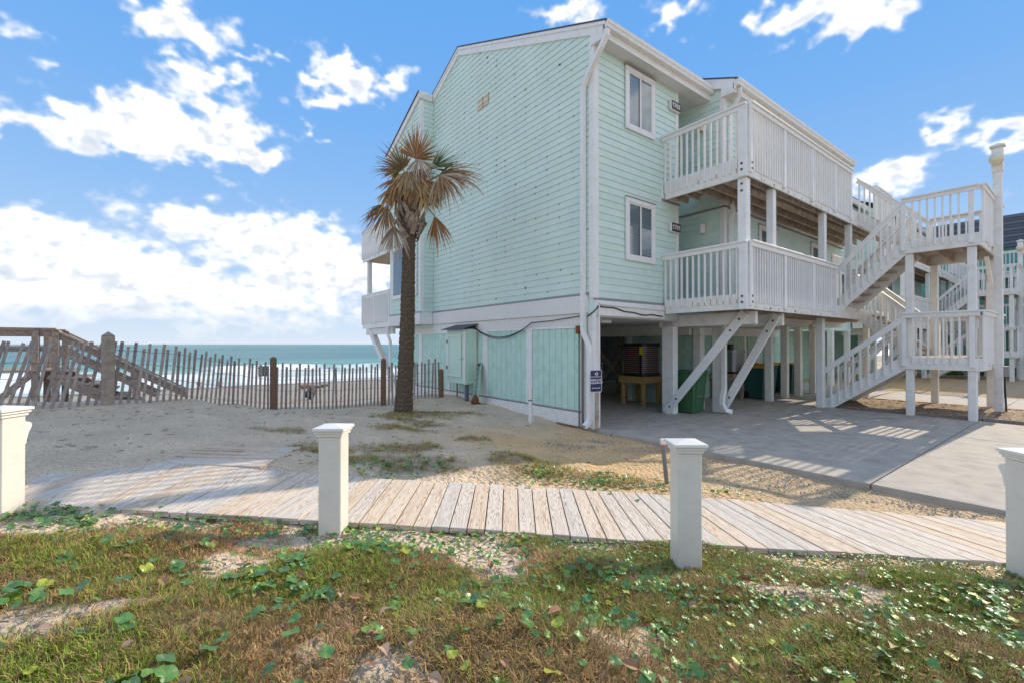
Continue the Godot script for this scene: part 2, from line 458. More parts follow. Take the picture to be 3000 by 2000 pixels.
# ---------------------------------------------------------------- sky
func cloud_sky() -> ImageTexture:
	var w := 2560
	var h := 1280
	var half := h / 2
	var field := PackedFloat32Array()
	field.resize(w * half)
	var low := PackedFloat32Array()      # how far down in its cloud a place lies
	low.resize(w * half)
	var reach := PackedByteArray()       # where a cloud's edge may wander
	reach.resize(w * half)
	var blobs := [[-8.4, 18.9, 3.8, 1.2, 1], [-2.1, 21.6, 3.3, 2.0, 1], [-2.1, 19.2, 6.7, 1.5, 1], [4.8, 21.8, 3.9, 2.6, 1], [6.6, 20.1, 2.9, 1.3, 1], [-11.2, 17.8, 2.0, 0.8, 1], [-0.7, 30.4, 3.8, 1.3, 1], [1.4, 29.4, 3.3, 1.5, 0.9], [0.3, 27.3, 2.5, 0.6, 0.7], [2.9, 25.8, 3.0, 1.4, 0.9], [5.6, 27.4, 1.2, 0.7, 0.6], [16.0, 30.3, 3.4, 1.2, 0.9], [19.2, 28.9, 4.2, 1.8, 0.95], [14.3, 27.3, 2.3, 0.9, 0.8], [8.1, 29.1, 1.5, 0.5, 0.6], [13.8, 23.7, 1.0, 0.6, 0.6], [-6.0, 22.1, 0.8, 0.6, 0.6], [-10.0, 25.2, 1.0, 0.6, 0.5], [-10.0, 22.7, 1.0, 0.4, 0.45]]
	blobs += [[-9.2, 9.9, 3.7, 1.8, 1], [3.2, 12.2, 6.5, 2.1, 1], [9.3, 11.2, 6.1, 2.8, 1], [-6.2, 7.2, 7.7, 2.4, 1], [12.9, 8.1, 7.3, 3.0, 1], [2.1, 4.6, 16.8, 2.7, 0.85], [19.2, 8.9, 4.5, 2.6, 0.9], [-9.0, 3.5, 5.4, 1.9, 0.8], [13.4, 13.2, 2.3, 1.4, 0.6], [8.1, 2.2, 10.5, 0.9, 0.5], [2.5, 1.9, 3.0, 0.6, 0.6]]
	blobs += [[69.3, 31.7, 4.3, 1.4, 1], [75.2, 30.2, 4.1, 1.4, 1], [44.5, 36.4, 4.1, 1.1, 0.9], [56.4, 35.0, 2.5, 1.0, 0.7], [55.9, 33.5, 1.5, 0.8, 0.6], [81.2, 19.1, 1.4, 1.1, 0.8], [84.1, 17.9, 1.9, 1.0, 0.9], [85.6, 17.4, 1.9, 1.0, 0.9], [82.4, 20.5, 0.6, 1.0, 0.5], [82.3, 17.4, 1.6, 0.5, 0.6], [76.6, 15.8, 2.5, 1.5, 1], [78.8, 14.4, 1.2, 0.6, 0.5], [80.0, 11.2, 0.7, 0.5, 0.7]]
	var r := RandomNumberGenerator.new()
	r.seed = 4
	for i in 120:                     # same kind of clouds out of view, extra cover added to lift ambient light
		var az := r.randf_range(98.0, 338.0)
		var el := pow(r.randf(), 1.3) * 70.0 + 5.0
		var sz := r.randf_range(2.5, 7.0)
		for k in 4:
			blobs.append([az + r.randf_range(-1, 1) * sz * 1.6 / cos(deg_to_rad(el)), el + r.randf_range(-0.3, 0.3) * sz, sz / cos(deg_to_rad(el)), sz * r.randf_range(0.3, 0.5), r.randf_range(0.7, 1.0)])
	for b in blobs:
		var x0 := int((b[0] - b[2] * 1.9) / 360.0 * w) - 14
		var x1 := int((b[0] + b[2] * 1.9) / 360.0 * w) + 14
		var y0 := maxi(0, int((90.0 - b[1] - b[3] * 1.9) / 180.0 * h))
		var y1 := mini(half - 1, int((90.0 - b[1] + b[3] * 1.9) / 180.0 * h))
		for y in range(y0, y1 + 1):
			var dy: float = ((90.0 - (y + 0.5) * 180.0 / h) - b[1]) / b[3]
			for x in range(x0, x1 + 1):
				var dx: float = ((x + 0.5) * 360.0 / w - b[0]) / b[2]
				var q := dx * dx + dy * dy * (1.0 if dy > 0.0 else 1.5)
				var id := y * w + posmod(x, w)
				reach[id] = 1
				if q < 3.6:
					var v: float = exp(-q * 0.9) * b[4]
					if v > field[id]:
						low[id] = dy
					field[id] = maxf(field[id], v) + minf(field[id], v) * 0.35
	var n1 := noise(101, 3.4, 7)
	n1.fractal_gain = 0.58
	var n2 := noise(102, 2.6, 5)
	var n3 := noise(103, 1.6, 4)
	var data := PackedFloat32Array()
	data.resize(w * h * 3)
	for y in half:
		var el := PI * 0.5 - (y + 0.5) * PI / h
		var e := rad_to_deg(el)
		var k1 := exp(-e / 10.0)
		var k2 := exp(-e / 26.0)
		var sky := Vector3(0.072, 0.27, 0.66).lerp(Vector3(0.2, 0.43, 0.74), k2).lerp(Vector3(0.57, 0.645, 0.73), k1)
		var ce := cos(el)
		var se := sin(el)
		for x in w:
			var id := y * w + x
			var c := sky
			var f := field[id]
			if reach[id] > 0.0:
				var az := (x + 0.5) * TAU / w
				var d := Vector3(sin(az) * ce, se * 1.6, -cos(az) * ce)
				var wx := n2.get_noise_3dv(d * 5.0)
				var wy := n2.get_noise_3dv(d * 5.0 + Vector3(7.3, 1.1, 3.7))
				var yy := clampi(int(y + wy * 17.0), 0, half - 1)
				var id2 := yy * w + posmod(int(x + wx * 26.0), w)
				f = field[id2]
				if f > 0.02:
					var nn := n1.get_noise_3dv(d * 5.5)
					var v := f + nn * 0.6 - 0.17
					var a := smoothstep(-0.02, 0.62, v)
					if a > 0.0:
						var puff := n3.get_noise_3dv(d * 14.0) * 0.55 + n1.get_noise_3dv(d * 9.0 + Vector3(3, 5, 1)) * 0.5
						var shade := clampf(0.34 - low[id2] * 0.36 - puff * 0.9, 0.0, 1.0) * smoothstep(0.2, 0.75, v)
						var white := Vector3(0.83, 0.825, 0.82).lerp(Vector3(0.47, 0.535, 0.64), shade * 0.85)
						a *= smoothstep(-1.5, 5.0, e) * (0.97 - 0.12 * k1)
						c = sky.lerp(white, a) + Vector3(1.0, 0.97, 0.92) * (0.5 * pow(a, 4.0) * maxf(0.0, 1.0 - shade * 1.9))
			data[id * 3] = c.x
			data[id * 3 + 1] = c.y
			data[id * 3 + 2] = c.z
	for y in range(half, h):
		for x in w:
			var id := (y * w + x) * 3
			data[id] = 0.34
			data[id + 1] = 0.36
			data[id + 2] = 0.36
	return ImageTexture.create_from_image(Image.create_from_data(w, h, false, Image.FORMAT_RGBF, data.to_byte_array()))

# ---------------------------------------------------------------- ground
func cam_to_world(lat: float, dep: float, y: float) -> Vector3:
	return Vector3(EYE.x + RT.x * lat + FW.x * dep, y, EYE.z + RT.z * lat + FW.z * dep)

func make_controls() -> void:
	for c in [[0.3, -0.2, -0.12], [-0.1, 0.6, -0.08], [-0.1, 2.3, -0.1], [-0.1, 4.5, -0.1], [-0.2, 6.5, -0.1], [-0.3, 9, -0.1], [3, 3, -0.14], [3, -3, -0.14], [8, 2, -0.14], [8, -4, -0.14], [3, 9, -0.14], [9, 9, -0.14],
		[-0.2, -0.3, -0.03], [-0.2, -2, 0.05], [-0.2, -3.9, 0.12], [-0.2, -5.6, 0.2], [-0.3, -8, 0.2], [-0.5, -10, 0.0],
		[-1.5, -1.5, 0.06], [-1.2, 0.3, -0.04], [-1.73, 1.6, -0.07], [-2.6, 1.6, 0.08], [-3.35, 1.6, 0.24], [-4.1, 1.2, 0.33], [-5.2, 1.2, 0.36], [-6, 0.5, 0.44], [-8.5, -1, 0.66], [-10, 0, 0.7], [-12, -2, 0.8], [-7.3, -1.2, 0.56],
		[-2.84, -2.96, 0.25], [-2.2, -2.3, 0.2], [-3.6, -2.2, 0.3], [-2.8, -1.2, 0.18], [-1.5, -3.2, 0.12], [-4.5, -1, 0.36], [-5.5, -2.5, 0.44], [-7, -2.5, 0.58], [-2.2, 0.4, 0.06], [-3.2, 0.3, 0.22],
		[-0.45, -5.6, 0.15], [-2.06, -6.14, 0.0], [-3.4, -6.1, 0.0], [-4.9, -6.0, 0.08], [-5.9, -5.6, 0.36], [-6.8, -5.0, 0.6], [-7.8, -4.8, 0.6], [-9.6, -5.3, 0.62], [-12, -6, 0.6], [-3.5, -4.5, 0.15], [-2, -4.8, 0.08], [-5, -4.6, 0.26], [-6.2, -3.9, 0.5],
		[-1, 3.2, -0.05], [-1.2, 2.4, -0.06], [-0.5, 5.2, -0.08]]:
		ctrl.append(Vector3(c[0], c[2], c[1]))
	for i in WALK_NEAR.size():
		var dn: float = -0.05 if i > 2 else [0.05, 0.02, -0.02][i]
		ctrl.append(WALK_NEAR[i] + Vector3(0, dn, 0))
		ctrl.append(WALK_FAR[i] + Vector3(0, dn, 0))
		ctrl.append((WALK_FAR[i] + WALK_NEAR[i]) * 0.5 + Vector3(0, -0.08 if i > 2 else dn - 0.02, 0))
	for c in [[-3.65, 3.3, 0.43], [-1.28, 3.4, 0.27], [1.2, 3.15, 0.1], [3.7, 3.2, 0.03], [-2.3, 2.67, 0.49], [-1, 2.67, 0.42], [0.4, 2.67, 0.34], [1.2, 2.75, 0.24], [2.4, 2.42, 0.3], [3.3, 2.3, 0.29], [-3.5, 2.6, 0.55], [-1.8, 1.7, 0.57], [0, 1.7, 0.52], [1.7, 1.7, 0.48], [3, 1.5, 0.45], [5, 2.4, 0.2], [0, 0, 0.55], [-3, 0, 0.6], [3, 0, 0.5], [0, -3, 0.55], [-5, 1, 0.6], [5.5, 3.6, 0.0]]:
		ctrl.append(cam_to_world(c[0], c[1], c[2]))

func ground_y(x: float, z: float) -> float:
	var s := 0.0
	var t := 0.0
	for c in ctrl:
		var dx := c.x - x
		var dz := c.z - z
		var d := dx * dx + dz * dz + 0.06
		var w := 1.0 / (d * d)
		s += w
		t += w * c.y
	var y := t / s
	if z < -6.2:
		var b := smoothstep(-6.2, -13.0, z)
		y = lerpf(y, -1.45, b)
		if z < -13.0: y = -1.45 - (-13.0 - z) * 0.0325
		if z < -52.0: y -= (-52.0 - z) * 0.06
		y = maxf(y, -9.0)
	if z > 14.0 or x < -16.0 or x > 18.0:
		y = minf(y, 0.1)
	return y

func near_depth(lat: float) -> float:      # how far from the eye the near edge of the boardwalk runs
	var last := Vector2(-9, 5)
	for p in WALK_NEAR:
		var q := Vector2((p - EYE).dot(RT), (p - EYE).dot(FW))
		if q.x >= lat:
			return lerpf(last.y, q.y, clampf((lat - last.x) / maxf(q.x - last.x, 0.001), 0.0, 1.0))
		last = q
	return last.y

# how thickly grass grows here, 0 to 1
func growth(x: float, z: float) -> float:
	var v := Vector3(x, 0, z) - Vector3(EYE.x, 0, EYE.z)
	var lat := v.dot(RT)
	var dep := v.dot(FW)
	var edge := near_depth(lat) - dep
	var n := veg_noise.get_noise_2d(x, z)
	var g := 0.0
	if edge > 0.05 and dep > -6.0:
		g = smoothstep(-0.28, 0.2, n + clampf(edge - 0.45, -0.4, 0.45) * 0.42 + 0.02)
		if lat < -2.2: g *= smoothstep(0.2, 0.9, edge + n * 0.5)
		g *= 1.0 - 0.45 * smoothstep(1.2, 2.6, lat) * smoothstep(0.1, -0.1, n)
	for p in [[-2.5, -2.4, 0.9, 0.5], [-3.3, -2.4, 0.55, 0.35], [-1.7, -2.6, 0.7, 0.28], [-3.0, -1.6, 0.55, 0.3], [-3.7, -0.9, 0.6, 0.35], [-4.3, 0.5, 0.8, 0.4], [-3.3, 1.9, 0.7, 0.5], [-4.6, 1.35, 1.0, 0.22], [-5.3, 0.3, 0.4, 0.25], [-5.6, -1.3, 0.45, 0.22], [-3.0, 0.2, 0.35, 0.2], [-2.6, 2.7, 0.6, 0.3]]:
		var dx: float = (x - p[0]) * RT.x + (z - p[1]) * RT.z
		var dz: float = (x - p[0]) * FW.x + (z - p[1]) * FW.z
		var q: float = dx * dx / (p[2] * p[2]) + dz * dz / (p[3] * p[3] * 1.6)
		if edge < -1.0:
			g = maxf(g, smoothstep(1.3, 0.1, q + n * 1.1 + patch_noise.get_noise_2d(x * 3.0, z * 3.0) * 0.7) * 0.6)
	return g

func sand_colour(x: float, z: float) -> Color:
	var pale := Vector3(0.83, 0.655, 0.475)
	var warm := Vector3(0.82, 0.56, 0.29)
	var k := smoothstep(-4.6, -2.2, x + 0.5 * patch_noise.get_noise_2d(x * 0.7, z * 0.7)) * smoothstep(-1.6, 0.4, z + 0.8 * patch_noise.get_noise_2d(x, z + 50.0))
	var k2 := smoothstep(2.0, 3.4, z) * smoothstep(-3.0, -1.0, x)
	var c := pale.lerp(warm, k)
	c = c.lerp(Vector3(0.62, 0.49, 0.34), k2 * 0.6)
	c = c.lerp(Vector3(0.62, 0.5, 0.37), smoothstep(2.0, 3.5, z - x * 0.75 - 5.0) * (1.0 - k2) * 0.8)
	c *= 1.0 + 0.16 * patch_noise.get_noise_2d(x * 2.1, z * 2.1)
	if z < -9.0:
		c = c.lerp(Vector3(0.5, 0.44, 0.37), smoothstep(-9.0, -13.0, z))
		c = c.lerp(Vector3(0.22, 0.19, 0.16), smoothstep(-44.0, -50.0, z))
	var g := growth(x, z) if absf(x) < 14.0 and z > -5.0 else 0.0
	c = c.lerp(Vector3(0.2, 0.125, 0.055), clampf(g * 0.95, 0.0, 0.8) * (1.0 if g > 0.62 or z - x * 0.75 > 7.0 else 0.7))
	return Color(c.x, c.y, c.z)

func make_ground() -> void:
	var xs := []
	var zs := []
	for v in [-6000.0, -2000.0, -700.0, -250.0, -120.0, -60.0, -40.0, -28.0, -20.0, -16.0, -13.5]: xs.append(v)
	var x := -12.0
	while x < 0.25:
		xs.append(x)
		x += 0.065
	for v in [0.4, 1.2, 2.5, 4.0, 6.0, 8.0, 10.0, 13.0, 17.0, 22.0, 30.0, 45.0, 80.0, 160.0, 400.0, 1200.0, 6000.0]: xs.append(v)
	for v in [-6000.0, -1500.0, -400.0, -140.0, -90.0, -70.0, -60.0, -54.0, -50.0, -47.0, -44.0, -40.0, -34.0, -28.0, -23.0, -19.0, -16.0, -14.0, -12.5, -11.2, -10.2, -9.4, -8.6, -7.9, -7.3]: zs.append(v)
	var z := -6.8
	while z < 8.6:
		zs.append(z)
		z += 0.065
	for v in [9.2, 10.5, 12.5, 16.0, 22.0, 35.0, 60.0, 120.0, 300.0, 1000.0, 6000.0]: zs.append(v)
	var nx := xs.size()
	var nz := zs.size()
	var pos := PackedVector3Array()
	var cols := PackedColorArray()
	var idx := PackedInt32Array()
	pos.resize(nx * nz)
	cols.resize(nx * nz)
	for j in nz:
		for i in nx:
			var y := ground_y(xs[i], zs[j])
			if xs[i] < 0.2 and xs[i] > -12.1 and zs[j] > -6.9 and zs[j] < 8.7:
				y += 0.03 * bump_noise.get_noise_2d(xs[i] * 1.0, zs[j] * 1.0) + 0.014 * bump_noise.get_noise_2d(xs[i] * 4.0, zs[j] * 4.0 + 40.0)
			pos[j * nx + i] = Vector3(xs[i], y, zs[j])
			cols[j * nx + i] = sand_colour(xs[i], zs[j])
	for j in nz - 1:
		for i in nx - 1:
			var a := j * nx + i
			for k in [a, a + 1, a + nx, a + 1, a + nx + 1, a + nx]: idx.append(k)
	var nor := PackedVector3Array()
	nor.resize(nx * nz)
	for j in nz:
		for i in nx:
			var e := pos[j * nx + mini(i + 1, nx - 1)] - pos[j * nx + maxi(i - 1, 0)]
			var s := pos[mini(j + 1, nz - 1) * nx + i] - pos[maxi(j - 1, 0) * nx + i]
			nor[j * nx + i] = s.cross(e).normalized()
	var arr := []
	arr.resize(Mesh.ARRAY_MAX)
	arr[Mesh.ARRAY_VERTEX] = pos
	arr[Mesh.ARRAY_NORMAL] = nor
	arr[Mesh.ARRAY_COLOR] = cols
	arr[Mesh.ARRAY_INDEX] = idx
	var m := ArrayMesh.new()
	m.add_surface_from_arrays(Mesh.PRIMITIVE_TRIANGLES, arr)
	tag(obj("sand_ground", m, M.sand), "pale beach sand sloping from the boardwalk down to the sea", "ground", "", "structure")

func make_sea() -> void:
	var xs := []
	var zs := []
	for v in [-30000.0, -8000.0, -2500.0, -900.0, -400.0, -220.0, -150.0]: xs.append(v)
	for i in 121: xs.append(-110.0 + i * 1.3)
	for v in [60.0, 90.0, 150.0, 300.0, 700.0, 2500.0, 8000.0, 30000.0]: xs.append(v)
	var z := -47.0
	while z > -112.0:
		zs.append(z)
		z -= 0.45
	for k in 40: zs.append(-112.0 - 0.6 * k * (1.0 + k * 0.18))
	for v in [-330.0, -420.0, -600.0, -1000.0, -2500.0, -8000.0, -30000.0]: zs.append(v)
	var nx := xs.size()
	var nz := zs.size()
	var n := noise(201, 0.03, 4)
	var n2 := noise(202, 0.35, 4)
	var pos := PackedVector3Array()
	var cols := PackedColorArray()
	var idx := PackedInt32Array()
	for j in nz:
		for i in nx:
			var px: float = xs[i]
			var pz: float = zs[j]
			var wob := n.get_noise_2d(px * 0.8, pz * 0.3)
			var y := -2.62 + 0.05 * n2.get_noise_2d(px * 0.5, pz * 1.2) * clampf((pz + 400.0) / 300.0, 0.0, 1.0)
			var foam := 0.0
			for cr in [[-80.5, 0.95, 2.2], [-67.0, 0.5, 2.0], [-58.0, 0.25, 1.6], [-103.0, 0.35, 3.0]]:   # the breaking crests
				var d: float = pz - cr[0] - wob * 7.0
				var amp: float = cr[1] * clampf(0.75 + 0.8 * n.get_noise_2d(px * 1.1 + cr[0] * 9.0, 7.0), 0.1, 1.3)
				y += amp * exp(-d * d / (cr[2] * cr[2]) * (1.0 if d < 0.0 else 2.2))
				if cr[0] > -90.0:
					var brk := smoothstep(-0.25, 0.12, n.get_noise_2d(px * 1.3 + cr[0] * 3.0, 90.0))
					foam = maxf(foam, brk * smoothstep(-0.6, 0.4, d) * smoothstep(11.0, 2.0, d))
			var streak := n2.get_noise_2d(px * 0.35, pz * 1.1) * 0.5 + n2.get_noise_2d(px * 1.1, pz * 2.6 + 30.0) * 0.35
			var white := smoothstep(-80.0, -72.0, pz + wob * 6.0)
			foam = clampf(foam + white * (0.52 + streak * 0.9), 0.0, 1.0)
			foam *= smoothstep(-47.5, -49.5, pz + wob * 3.0) * 0.8 + 0.2
			var deep := Vector3(0.12, 0.25, 0.25).lerp(Vector3(0.17, 0.36, 0.31), smoothstep(-140.0, -82.0, pz + wob * 20.0))
			if pz < -110.0: deep *= 1.0 + 0.25 * n.get_noise_2d(px * 0.12, pz * 0.5)
			var c := deep.lerp(Vector3(0.86, 0.88, 0.88), foam)
			pos.append(Vector3(px, y, pz))
			cols.append(Color(c.x, c.y, c.z))
	for j in nz - 1:
		for i in nx - 1:
			var a := j * nx + i
			for k in [a, a + nx, a + 1, a + 1, a + nx, a + nx + 1]: idx.append(k)
	var nor := PackedVector3Array()
	nor.resize(nx * nz)
	for j in nz:
		for i in nx:
			var e := pos[j * nx + mini(i + 1, nx - 1)] - pos[j * nx + maxi(i - 1, 0)]
			var s := pos[maxi(j - 1, 0) * nx + i] - pos[mini(j + 1, nz - 1) * nx + i]
			nor[j * nx + i] = s.cross(e).normalized()
	var arr := []
	arr.resize(Mesh.ARRAY_MAX)
	arr[Mesh.ARRAY_VERTEX] = pos
	arr[Mesh.ARRAY_NORMAL] = nor
	arr[Mesh.ARRAY_COLOR] = cols
	arr[Mesh.ARRAY_INDEX] = idx
	var m := ArrayMesh.new()
	m.add_surface_from_arrays(Mesh.PRIMITIVE_TRIANGLES, arr)
	var sm := StandardMaterial3D.new()
	sm.vertex_color_use_as_albedo = true
	sm.roughness = 0.42
	sm.metallic_specular = 0.35
	sm.uv1_triplanar = true
	sm.uv1_world_triplanar = true
	sm.uv1_scale = Vector3(0.09, 0.09, 0.3)
	sm.heightmap_enabled = true
	sm.heightmap_texture = ntex(203, 0.02, [], 512, 5)
	sm.heightmap_scale = 12.0
	tag(obj("sea", m, sm), "green sea with white breaking waves beyond the fence", "sea", "", "structure")

func make_paving() -> void:
	var drive := thing("concrete_driveway", "pale concrete driveway and carport floor under the house", "driveway")
	tag(drive, "", "", "", "structure")
	var zrow := [-9.5, -4.5, 0.45, 2.25, 4.55, 7.2, 10.0, 14.0, 20.0]
	var xcol := [0.0, 4.8, 7.62]
	for i in xcol.size() - 1:
		for j in zrow.size() - 1:
			var a := Vector3(xcol[i] + (0.0 if i == 0 else 0.009), -0.11, zrow[j] + 0.009)
			var c := Vector3(xcol[i + 1] - 0.009, 0.0, zrow[j + 1] - 0.009)
			box("concrete_slab", M.conc, drive, a, c, 0.008)
	for j in [[-9.5, 1.55]]:
		for i in [[7.632, 12.0], [12.012, 16.0]]:
			box("concrete_slab", M.conc, drive, Vector3(i[0], -0.11, j[0]), Vector3(i[1], 0.0, j[1]), 0.008)
	var crack := begin()
	var pts := [Vector3(6.0, 0.003, 2.3), Vector3(5.95, 0.003, 2.6), Vector3(6.15, 0.003, 2.75), Vector3(6.05, 0.003, 3.0), Vector3(6.35, 0.003, 3.1), Vector3(6.3, 0.003, 3.35)]
	for i in pts.size() - 1:
		var s: Vector3 = (pts[i + 1] - pts[i]).cross(Vector3.UP).normalized() * 0.011
		face(crack, [pts[i] - s, pts[i] + s, pts[i + 1] + s, pts[i + 1] - s], Vector3.UP)
	obj("crack", crack.commit(), M.crack, drive)
	# damp, dirty concrete at the foot of the first posts
	var damp := begin()
	var dd := []
	for k in 22:
		var a := TAU * k / 22
		dd.append(Vector3(3.75 + cos(a) * (0.85 + 0.2 * sin(a * 3.0)), 0.004, -0.05 + sin(a) * (0.36 + 0.09 * cos(a * 4.0))))
	face(damp, dd, Vector3.UP)
	obj("stain", damp.commit(), M.stainconc, drive)
	var d2 := thing("far_driveway", "sunlit concrete driveway beyond the stair tower", "driveway")
	tag(d2, "", "", "", "structure")
	for i in [[10.45, 14.2], [14.212, 18.0], [18.012, 22.0]]:
		for j in [[1.7, 4.6], [4.612, 7.6], [7.612, 12.0], [12.012, 20.0]]:
			box("concrete_slab", M.conc, d2, Vector3(i[0], -0.13, j[0]), Vector3(i[1], -0.01, j[1]), 0.008)
	# the raised bed of sand and dead leaves between the driveways
	var bed := thing("planting_bed", "narrow bed of sand and dead leaves under the stair tower", "bed")
	tag(bed, "", "", "", "structure")
	var st := begin()
	var nz := 40
	var nx := 14
	var g := func(i: int, j: int) -> Vector3:
		var x := 7.72 + i * 2.66 / nx
		var z := 1.75 + j * 10.0 / nz
		var e := sin(PI * i / nx)
		return Vector3(x, 0.03 + 0.09 * e + 0.05 * bump_noise.get_noise_2d(x * 1.4, z * 1.4) * e, z)
	for j in nz:
		for i in nx:
			var q := [g.call(i, j), g.call(i + 1, j), g.call(i + 1, j + 1), g.call(i, j + 1)]
			var n: Vector3 = (q[3] - q[0]).cross(q[1] - q[0]).normalized()
			st.set_color(Color(0.5, 0.37, 0.25) * (1.0 + 0.3 * patch_noise.get_noise_2d(q[0].x * 4.0, q[0].z * 4.0)))
			face(st, q, n)
	obj("soil", st.commit(), M.sand, bed)
	box("kerb", M.kerb, bed, Vector3(7.64, -0.1, 1.62), Vector3(7.74, 0.075, 4.6), 0.01)
	box("kerb", M.kerb, bed, Vector3(7.64, -0.1, 4.62), Vector3(7.74, 0.07, 8.0), 0.01)
	box("kerb", M.kerb, bed, Vector3(7.64, -0.1, 8.02), Vector3(7.74, 0.075, 11.9), 0.01)
	box("kerb", M.kerb, bed, Vector3(10.34, -0.1, 1.72), Vector3(10.44, 0.07, 11.9), 0.01)
	var litter := begin()
	for k in 1400:
		var x := rng.randf_range(7.8, 10.3)
		var z := rng.randf_range(1.8, 8.5)
		var p: Vector3 = g.call(int((x - 7.72) / 2.66 * nx), int((z - 1.75) / 10.0 * nz)) * Vector3(0, 1, 0) + Vector3(x, 0.02, z)
		var a := rng.randf() * TAU
		var u := Vector3(cos(a), rng.randf_range(-0.3, 0.3), sin(a)) * rng.randf_range(0.02, 0.06)
		var v := Vector3(-sin(a), rng.randf_range(-0.3, 0.3), cos(a)) * 0.018
		face(litter, [p - u, p + v, p + u, p - v], u.cross(v).normalized())
	tag(obj("dead_leaves", litter.commit(), M.dryleaf, bed), "", "", "", "stuff")

# ---------------------------------------------------------------- the house
const RIDGE := -5.38
func roof_y(z: float) -> float:
	return 8.17 + (0.24 - z) * 0.432 if z > RIDGE else 10.6 + (z - RIDGE) * 0.432

# one lapped board: a, b are its lower ends, c, d its upper right and left ends, n points out of the wall
func clap(mat_: Material, parent: Node3D, a: Vector3, b: Vector3, c: Vector3, d: Vector3, n: Vector3, uvf := 0) -> void:
	var st := begin()
	var lo := n * 0.024
	var hi := n * 0.004
	var uv := func(p: Vector3) -> Vector2: return Vector2((0.5 - p.z) / 10.6, 1.0 - (p.y - 2.6) / 8.4)
	var out := (n + Vector3(0, -0.09, 0)).normalized()
	var q := [a + lo, b + lo, c + hi, d + hi]
	face(st, q, out, [uv.call(q[0]), uv.call(q[1]), uv.call(q[2]), uv.call(q[3])] if uvf == 1 else [])
	var e := [a, b, b + lo, a + lo]
	face(st, e, Vector3.DOWN, [uv.call(a), uv.call(b), uv.call(b), uv.call(a)] if uvf == 1 else [])
	obj("siding_board", st.commit(), mat_, parent)

func boards(mat_: Material, parent: Node3D, p: Vector3, q: Vector3, y0: float, y1: float, n: Vector3, step := 0.147) -> void:
	var y := y0
	while y < y1 - 0.01:
		var t := minf(y + step + 0.012, y1)
		var m: Material = mat_
		if mat_ == M.mint: m = [M.mint, M.mintb, M.mintc][rng.randi() % 3]
		var cut := rng.randf_range(0.25, 0.75)
		if p.distance_to(q) > 2.0 and rng.randf() < 0.55:      # two lengths that butt together
			var c := p.lerp(q, cut)
			var g := (q - p).normalized() * 0.002
			clap(m, parent, Vector3(p.x, y, p.z), Vector3(c.x, y, c.z) - g, Vector3(c.x, t, c.z) - g, Vector3(p.x, t, p.z), n)
			clap([M.mint, M.mintb, M.mintc][rng.randi() % 3] if mat_ == M.mint else m, parent, Vector3(c.x, y, c.z) + g, Vector3(q.x, y, q.z), Vector3(q.x, t, q.z), Vector3(c.x, t, c.z) + g, n)
		else:
			clap(m, parent, Vector3(p.x, y, p.z), Vector3(q.x, y, q.z), Vector3(q.x, t, q.z), Vector3(p.x, t, p.z), n)
		y += step

func window(parent: Node3D, o: Vector3, u: Vector3, n: Vector3, w: float, h: float, style := "blind") -> void:
	var win := Node3D.new()
	win.name = "window"
	parent.add_child(win, true)
	var up := Vector3.UP
	var at := func(x: float, y: float, d: float) -> Vector3: return o + u * x + up * y + n * (d + 0.008)
	var plate := func(nm: String, m: Material, x0: float, x1: float, y0: float, y1: float, d0: float, d1: float) -> void:
		var sz := Vector3(x1 - x0, y1 - y0, d1 - d0)
		obj(nm, bx(sz, 0.004), m, win, Transform3D(Basis(u, up, u.cross(up)), at.call((x0 + x1) * 0.5, (y0 + y1) * 0.5, (d0 + d1) * 0.5)))
	plate.call("backing", M.dark, 0.05, w - 0.05, 0.05, h - 0.05, 0.0185, 0.0195)
	plate.call("casing", M.white, 0.0, 0.1, 0.1, h - 0.1, 0.02, 0.055)
	plate.call("casing", M.white, w - 0.1, w, 0.1, h - 0.1, 0.02, 0.055)
	plate.call("casing", M.white, 0.0, w, h - 0.1, h, 0.02, 0.057)
	plate.call("sill", M.white, 0.0, w, 0.0, 0.1, 0.02, 0.06)
	plate.call("drip_cap", M.flash, -0.02, w + 0.02, h + 0.001, h + 0.014, 0.02, 0.075)
	for e in [[0.101, 0.135, 0.101, h - 0.101], [w - 0.135, w - 0.101, 0.101, h - 0.101], [0.136, w - 0.136, 0.101, 0.135], [0.136, w - 0.136, h - 0.135, h - 0.101], [w * 0.5 - 0.035, w * 0.5 + 0.02, 0.136, h - 0.136]]:
		plate.call("sash", M.vinyl, e[0], e[1], e[2], e[3], 0.021, 0.048)
	plate.call("sash", M.bolt, w * 0.5 - 0.06, w * 0.5 - 0.036, 0.136, h - 0.136, 0.021, 0.044)
	plate.call("pane", M.glass, 0.136, w * 0.5 - 0.061, 0.136, h - 0.136, 0.036, 0.038)
	plate.call("pane", M.glass, w * 0.5 + 0.021, w - 0.136, 0.136, h - 0.136, 0.038, 0.04)
	if style == "blind":
		var y := h - 0.16
		while y > 0.16:
			plate.call("blind_slat", M.blind, 0.14, w - 0.14, y - 0.018, y, 0.024, 0.028)
			y -= 0.034
	elif style == "curtain":
		var x := 0.14
		while x < w - 0.17:
			plate.call("curtain_fold", M.curtain, x, x + 0.03, 0.14, h - 0.14, 0.0215, 0.025 + 0.004 * (int(x * 33) % 2))
			x += 0.036

